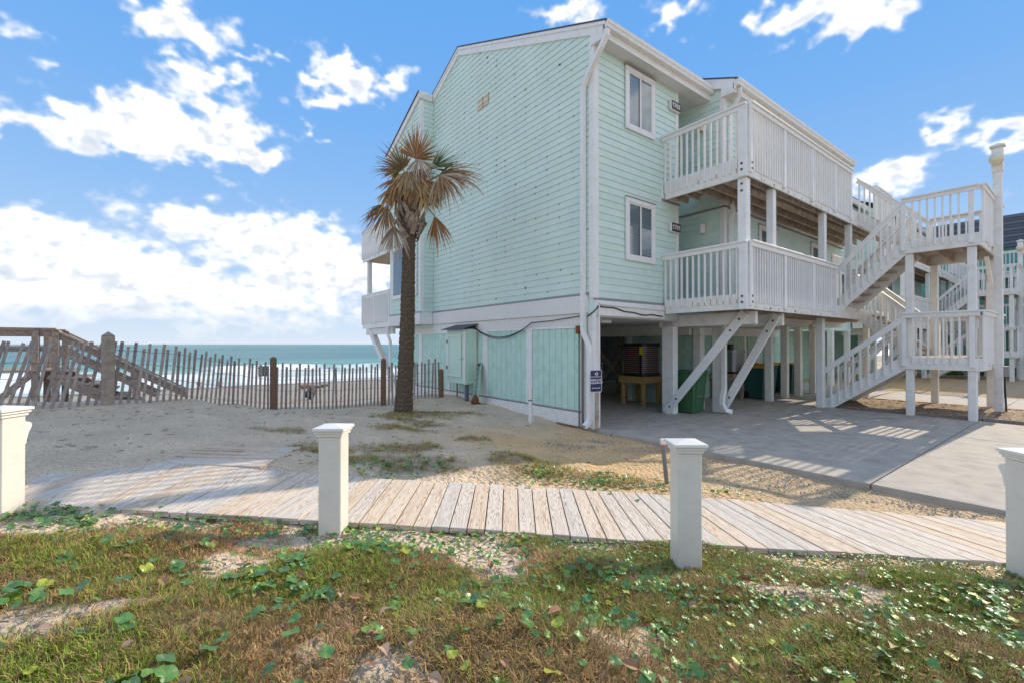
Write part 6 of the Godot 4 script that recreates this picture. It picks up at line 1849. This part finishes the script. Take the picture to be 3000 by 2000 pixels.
func make_leaves() -> void:
	var spots := []
	var r := RandomNumberGenerator.new()
	r.seed = 909
	var tries := 0
	while spots.size() < 5600 and tries < 120000:
		tries += 1
		var lat := r.randf_range(-4.6, 4.6)
		var dep := r.randf_range(1.35, 4.6)
		var p := cam_to_world(lat, dep, 0)
		var edge := near_depth(lat) - dep
		if edge < 0.0: continue
		var k := patch_noise.get_noise_2d(p.x * 1.7 + 30.0, p.z * 1.7)
		var right := smoothstep(-1.2, 1.6, lat)
		var want := smoothstep(0.12, 0.55, k) * (0.75 - 0.2 * right) + 0.035 + 0.13 * right + 0.3 * smoothstep(0.5, 0.1, edge) * smoothstep(-3.0, -1.0, lat)
		want *= 0.75 + 1.0 * smoothstep(0.9, 0.2, edge) + 0.5 * right
		if r.randf() > want: continue
		var size := lerpf(0.04, 0.025, smoothstep(0.9, 0.15, edge)) * r.randf_range(0.6, 1.5) * (1.0 - 0.3 * right)
		spots.append([p, size, dep, lat])
	for e in [[-2.4, -2.2, 0], [-4.55, 1.55, 60], [-3.3, 2.3, 90], [-2.8, 2.75, 120], [-2.4, 3.2, 40], [-5.0, 1.35, 50], [-1.7, 3.8, 25], [-7.2, 1.95, 30], [-6.9, 2.2, 40]]:
		for i in e[2]:
			var p := Vector3(e[0] + r.randfn(0.0, 0.26), 0, e[1] + r.randfn(0.0, 0.14))
			spots.append([p, r.randf_range(0.025, 0.045), 6.0, 0.0])
	spots.sort_custom(func(a, b): return a[1] / a[2] > b[1] / b[2])
	var meshes := [leaf_mesh(0), leaf_mesh(1), leaf_mesh(2), leaf_mesh(3)]
	var G := thing("pennywort_plants", "round-leaved green pennywort creeping over the sandy lawn", "plant", cam_to_world(0, 2.6, 0.35))
	var rest := [[], [], [], []]
	var i := 0
	for s in spots:
		var p: Vector3 = s[0]
		var h: float = 0.016 + s[1] * r.randf_range(0.25, 0.75)
		p.y = ground_y(p.x, p.z) + h
		var tilt := Vector3(r.randfn(0.05, 0.33), 1.0, r.randfn(0, 0.33)).normalized()
		var x := tilt.cross(Vector3(cos(r.randf() * TAU), 0.0, sin(r.randf() * TAU))).normalized()
		var b := Basis(x, tilt, x.cross(tilt)).scaled_local(Vector3.ONE * s[1] * 1.25)
		var mi: int = [0, 0, 0, 1, 1, 2, 2, 0, 2, 3][r.randi() % 10] if r.randf() < 0.75 else 0
		var xf := Transform3D(b, p)
		if i < 300:
			obj("leaf", meshes[i % 4], M["leaf%d" % mi], G, xf)
		else:
			rest[mi].append(xf)
		i += 1
	for k in 4:
		var mm := MultiMesh.new()
		mm.transform_format = MultiMesh.TRANSFORM_3D
		mm.mesh = meshes[k]
		mm.instance_count = rest[k].size()
		for q in rest[k].size(): mm.set_instance_transform(q, rest[k][q])
		var o := MultiMeshInstance3D.new()
		o.name = "small_leaves"
		o.multimesh = mm
		o.material_override = M["leaf%d" % k]
		G.add_child(o, true)
		o.transform = G.global_transform.affine_inverse()
		tag(o, "", "", "", "stuff")

func tuft(seed_: int, n: int, ht: float, brown: float) -> Mesh:
	var st := begin()
	var r := RandomNumberGenerator.new()
	r.seed = seed_
	for i in n:
		var a := r.randf() * TAU
		var d := Vector3(cos(a), 0, sin(a))
		var p := d * r.randf() * 0.045
		var lean := r.randf_range(0.5, 2.6)
		var l := ht * r.randf_range(0.5, 1.25)
		var s := Vector3(-sin(a), 0, cos(a)) * r.randf_range(0.0011, 0.0019)
		var m := p + (Vector3.UP + d * lean * 0.5).normalized() * l * 0.55
		var q := m + (Vector3.UP * 0.7 + d * lean * 1.3 + Vector3(0, -0.3 * lean, 0)).normalized() * l * 0.5
		var c := Vector3(0.5, 0.31, 0.13) * r.randf_range(0.3, 1.35) if r.randf() < brown else Vector3(0.21, 0.27, 0.03) * r.randf_range(0.5, 1.4)
		st.set_color(Color(c.x, c.y, c.z))
		var nn := (q - p).cross(s).normalized()
		if nn.y < 0: nn = -nn
		face(st, [p - s, p + s, m + s * 0.8, m - s * 0.8], nn)
		face(st, [m - s * 0.8, m + s * 0.8, q], nn)
	return st.commit()

func make_grass() -> void:
	var r := RandomNumberGenerator.new()
	r.seed = 1234
	var meshes := [tuft(1, 18, 0.036, 0.9), tuft(2, 18, 0.044, 0.68), tuft(3, 15, 0.052, 0.25), tuft(4, 20, 0.028, 0.97)]
	var lists := [[], [], [], []]
	var far := [[], [], [], []]
	for t in 95000:
		var lat := r.randf_range(-4.9, 4.9)
		var dep := r.randf_range(1.2, 4.7)
		if absf(lat) > dep * 1.25 + 0.3: continue
		var p := cam_to_world(lat, dep, 0)
		if near_depth(lat) - dep < 0.04: continue
		var g := growth(p.x, p.z)
		if r.randf() > g * 1.05: continue
		p.y = ground_y(p.x, p.z) + 0.0
		var green := patch_noise.get_noise_2d(p.x * 1.1 + 9.0, p.z * 1.1 + 4.0) + r.randf_range(-0.35, 0.35)
		var k := 2 if green > 0.2 else (1 if green > 0.02 else (0 if green > -0.25 else 3))
		var b := Basis(Vector3.UP, r.randf() * TAU).rotated(Vector3(r.randf_range(-1, 1), 0, r.randf_range(-1, 1)).normalized(), r.randf() * 0.5)
		lists[k].append(Transform3D(b.scaled(Vector3.ONE * r.randf_range(0.65, 1.3)), p))
	for t in 60000:
		var p := Vector3(r.randf_range(-7.0, -0.6), 0, r.randf_range(-3.6, 4.5))
		var v := p - Vector3(EYE.x, 0, EYE.z)
		if near_depth(v.dot(RT)) - v.dot(FW) > -1.0: continue
		if r.randf() > growth(p.x, p.z) * 0.34: continue
		p.y = ground_y(p.x, p.z)
		var k := r.randi() % 4
		if k == 1 and r.randf() < 0.5: k = 2
		far[k].append(Transform3D(Basis(Vector3.UP, r.randf() * TAU).scaled(Vector3.ONE * r.randf_range(0.9, 1.7)), p))
	for e in [[lists, "grass", "short brown and green grass covering the sandy lawn"], [far, "dune_grass", "sparse dry grass tufts on the sand round the palm"]]:
		var root := thing(e[1], e[2], "grass", Vector3(-5, 0.4, 3) if e[1] == "grass" else Vector3(-3, 0.2, -1))
		tag(root, "", "", "", "stuff")
		for k in 4:
			var mm := MultiMesh.new()
			mm.transform_format = MultiMesh.TRANSFORM_3D
			mm.mesh = meshes[k]
			mm.instance_count = e[0][k].size()
			for q in e[0][k].size(): mm.set_instance_transform(q, e[0][k][q])
			var o := MultiMeshInstance3D.new()
			o.name = "grass_tufts"
			o.multimesh = mm
			o.material_override = M.grass
			root.add_child(o, true)
			o.transform = root.global_transform.affine_inverse()

func make_litter() -> void:
	var r := RandomNumberGenerator.new()
	r.seed = 88
	var shapes := []
	for v in 3:
		var st := begin()
		for i in 5:
			for s in [-1.0, 1.0]:
				var a := i / 5.0
				var b := (i + 1) / 5.0
				var w := func(t: float) -> float: return 0.32 * sin(PI * pow(t, 0.8))
				var curl := func(t: float) -> float: return 0.2 * sin(t * 3.0 + v)
				var q := [Vector3(a, curl.call(a), 0), Vector3(b, curl.call(b), 0), Vector3(b, curl.call(b) + w.call(b) * 0.5, s * w.call(b)), Vector3(a, curl.call(a) + w.call(a) * 0.5, s * w.call(a))]
				if i == 4: q = [q[0], q[1], q[3]]
				if i == 0: q = [q[0], q[1], q[2]]
				face(st, q, Vector3(0, 0.9, -s * 0.4).normalized())
		shapes.append(st.commit())
	var n := 0
	while n < 110:
		var lat := r.randf_range(-3.4, 3.4)
		var dep := r.randf_range(1.5, 3.6)
		if near_depth(lat) - dep < 0.15 or absf(lat) > dep * 1.1: continue
		var p := cam_to_world(lat, dep, 0)
		p.y = ground_y(p.x, p.z) + r.randf_range(0.015, 0.04)
		var b := Basis(Vector3.UP, r.randf() * TAU).rotated(Vector3(r.randf_range(-1, 1), 0, r.randf_range(-1, 1)).normalized(), r.randf() * 0.7).scaled(Vector3.ONE * r.randf_range(0.035, 0.075))
		var o := obj("fallen_leaf", shapes[n % 3], M.dryleaf if n % 3 else M.dryleaf2, null, Transform3D(b, p))
		tag(o, "dry curled brown leaf fallen on the sandy grass", "leaf", "fallen leaves on the lawn")
		n += 1
	var st := begin()
	for k in 1100:      # twigs and weed on the bare sand
		var x := r.randf_range(-9.5, -0.6)
		var z := r.randf_range(-4.6, 4.6)
		var v := Vector3(x - EYE.x, 0, z - EYE.z)
		var edge := near_depth(v.dot(RT)) - v.dot(FW)
		if edge > -1.2 and edge < 0.0: continue
		if patch_noise.get_noise_2d(x * 0.9 + 80.0, z * 0.9) < -0.05 and r.randf() < 0.75: continue
		var a := r.randf() * TAU
		var l := r.randf_range(0.02, 0.12)
		var pts := []
		for i in 4:
			var q := Vector3(x + cos(a) * l * i / 3.0, 0, z + sin(a) * l * i / 3.0)
			a += r.randf_range(-0.5, 0.5)
			q.y = ground_y(q.x, q.z) + 0.007
			pts.append(q)
		tube(st, pts, [0.003, 0.0035, 0.003, 0.002], 4, false)
	var tw := obj("sand_debris", st.commit(), M.twig)
	tag(tw, "small twigs and dried weed scattered over the sand", "debris", "", "stuff")
	# grey gravel by the drive
	var gm := begin()
	add_box(gm, Vector3(1, 0.6, 0.8), 0.2)
	var gravel := gm.commit()
	var list := []
	for k in 2600:
		var p: Vector3
		if k % 3: p = Vector3(-0.12 - absf(r.randfn(0, 0.5)), 0, r.randf_range(1.4, 7.2))
		else: p = Vector3(-1.1 + r.randfn(0, 0.4), 0, 0.7 + r.randfn(0, 0.25))
		var v := Vector3(p.x - EYE.x, 0, p.z - EYE.z)
		if near_depth(v.dot(RT)) - v.dot(FW) > -1.15: continue
		p.y = ground_y(p.x, p.z) + 0.004
		list.append(Transform3D(Basis(Vector3(r.randf(), 1, r.randf()).normalized(), r.randf() * TAU).scaled(Vector3.ONE * r.randf_range(0.006, 0.02)), p))
	var mm := MultiMesh.new()
	mm.transform_format = MultiMesh.TRANSFORM_3D
	mm.mesh = gravel
	mm.instance_count = list.size()
	for q in list.size(): mm.set_instance_transform(q, list[q])
	var o := MultiMeshInstance3D.new()
	o.name = "gravel"
	o.multimesh = mm
	o.material_override = M.gravel
	add_child(o)
	tag(o, "grey gravel scattered on sand along the concrete edge", "gravel", "", "stuff")

# ----------------------------------------------------------------
func _ready() -> void:
	rng.seed = 20
	var cam := Camera3D.new()
	cam.name = "camera"
	add_child(cam)
	cam.position = EYE
	cam.rotation_degrees = Vector3(0.39, -37.1, 0)
	cam.fov = 74.16
	cam.near = 0.05
	cam.far = 60000.0
	cam.current = true
	var we := WorldEnvironment.new()
	we.name = "world_environment"
	var env := Environment.new()
	env.background_mode = Environment.BG_SKY
	env.tonemap_mode = Environment.TONE_MAPPER_LINEAR
	env.tonemap_exposure = 1.3
	env.sdfgi_enabled = true
	env.ssao_enabled = true
	env.ssil_enabled = true
	var sky := Sky.new()
	var pan := PanoramaSkyMaterial.new()
	pan.panorama = cloud_sky()
	sky.sky_material = pan
	env.sky = sky
	we.environment = env
	add_child(we)
	var sun := DirectionalLight3D.new()
	sun.name = "sun"
	add_child(sun)
	sun.light_energy = 1.15
	sun.light_color = Color(1.0, 0.94, 0.84)
	sun.light_angular_distance = 0.5
	sun.shadow_enabled = true
	var el := deg_to_rad(31.2)
	var az := deg_to_rad(92.0)
	sun.look_at_from_position(Vector3(sin(az) * cos(el), sin(el), -cos(az) * cos(el)) * 50.0, Vector3.ZERO)
	# surfaces
	bump_noise.seed = 3
	bump_noise.frequency = 0.9
	bump_noise.fractal_octaves = 4
	veg_noise.seed = 9
	veg_noise.frequency = 0.75
	veg_noise.fractal_octaves = 4
	patch_noise.seed = 14
	patch_noise.frequency = 0.55
	patch_noise.fractal_octaves = 4
	make_materials()
	M.ruststain = mat(col(0.42, 0.23, 0.1), 0.9)
	M.tanstain = mat(col(0.62, 0.5, 0.36), 0.9)
	M.pipe2 = mat(col(0.2, 0.2, 0.2), 0.5)
	M.redpaint = mat(col(0.6, 0.15, 0.1), 0.5)
	M.skinlight = mat(col(0.5, 0.33, 0.26), 0.6)
	M.paleblue = mat(col(0.5, 0.55, 0.62), 0.8)
	M.lilac = mat(col(0.42, 0.34, 0.5), 0.8)
	M.gravel = mat(col(0.3, 0.28, 0.27), 0.9)
	M.post = tri(ntex(80, 0.014, [[0.0, col(0.68, 0.63, 0.55)], [0.3, col(0.74, 0.705, 0.635)], [1.0, col(0.78, 0.75, 0.685)]]), 1.2, 0.4)
	make_controls()
	make_ground()
	make_sea()
	make_paving()
	make_house()
	make_neighbours()
	make_deck("lower_deck", "lower white balustraded deck above the diagonal braces", 0.0, 0.0, 2.74, 0.32, 7.1, false)
	make_deck("upper_deck", "upper white balustraded balcony deck under the gutter", 0.0, 0.0, 5.52, 0.42, 8.3, true)
	make_tower("stair_tower", "near white switchback stair tower beside the driveway", 7.45, 0.0)
	make_light_pole(9.0, 4.74, "tall white pole with capped lamp outside the near stair tower")
	make_light_pole(24.4, 3.9, "white pole with capped lamp beyond the second stair tower")
	make_boardwalk()
	make_walk_post(-3.815, 3.385, 0.42, 1.17, "white post by the boardwalk's sandy seaward end, bright in sun", 1)
	make_walk_post(-1.37, 3.475, 0.28, 1.02, "white post before the palm, straight in front of its trunk mound", 0)
	make_walk_post(1.255, 3.27, 0.1, 0.945, "white post with dirt-speckled face beside the grey marker pipe", 0)
	make_walk_post(3.76, 3.29, 0.02, 0.87, "white post by the concrete driveway end of the boardwalk", 1)
	make_fence()
	make_beach_stairs()
	make_palm()
	make_small_things()
	make_leaves()
	make_grass()
	make_litter()
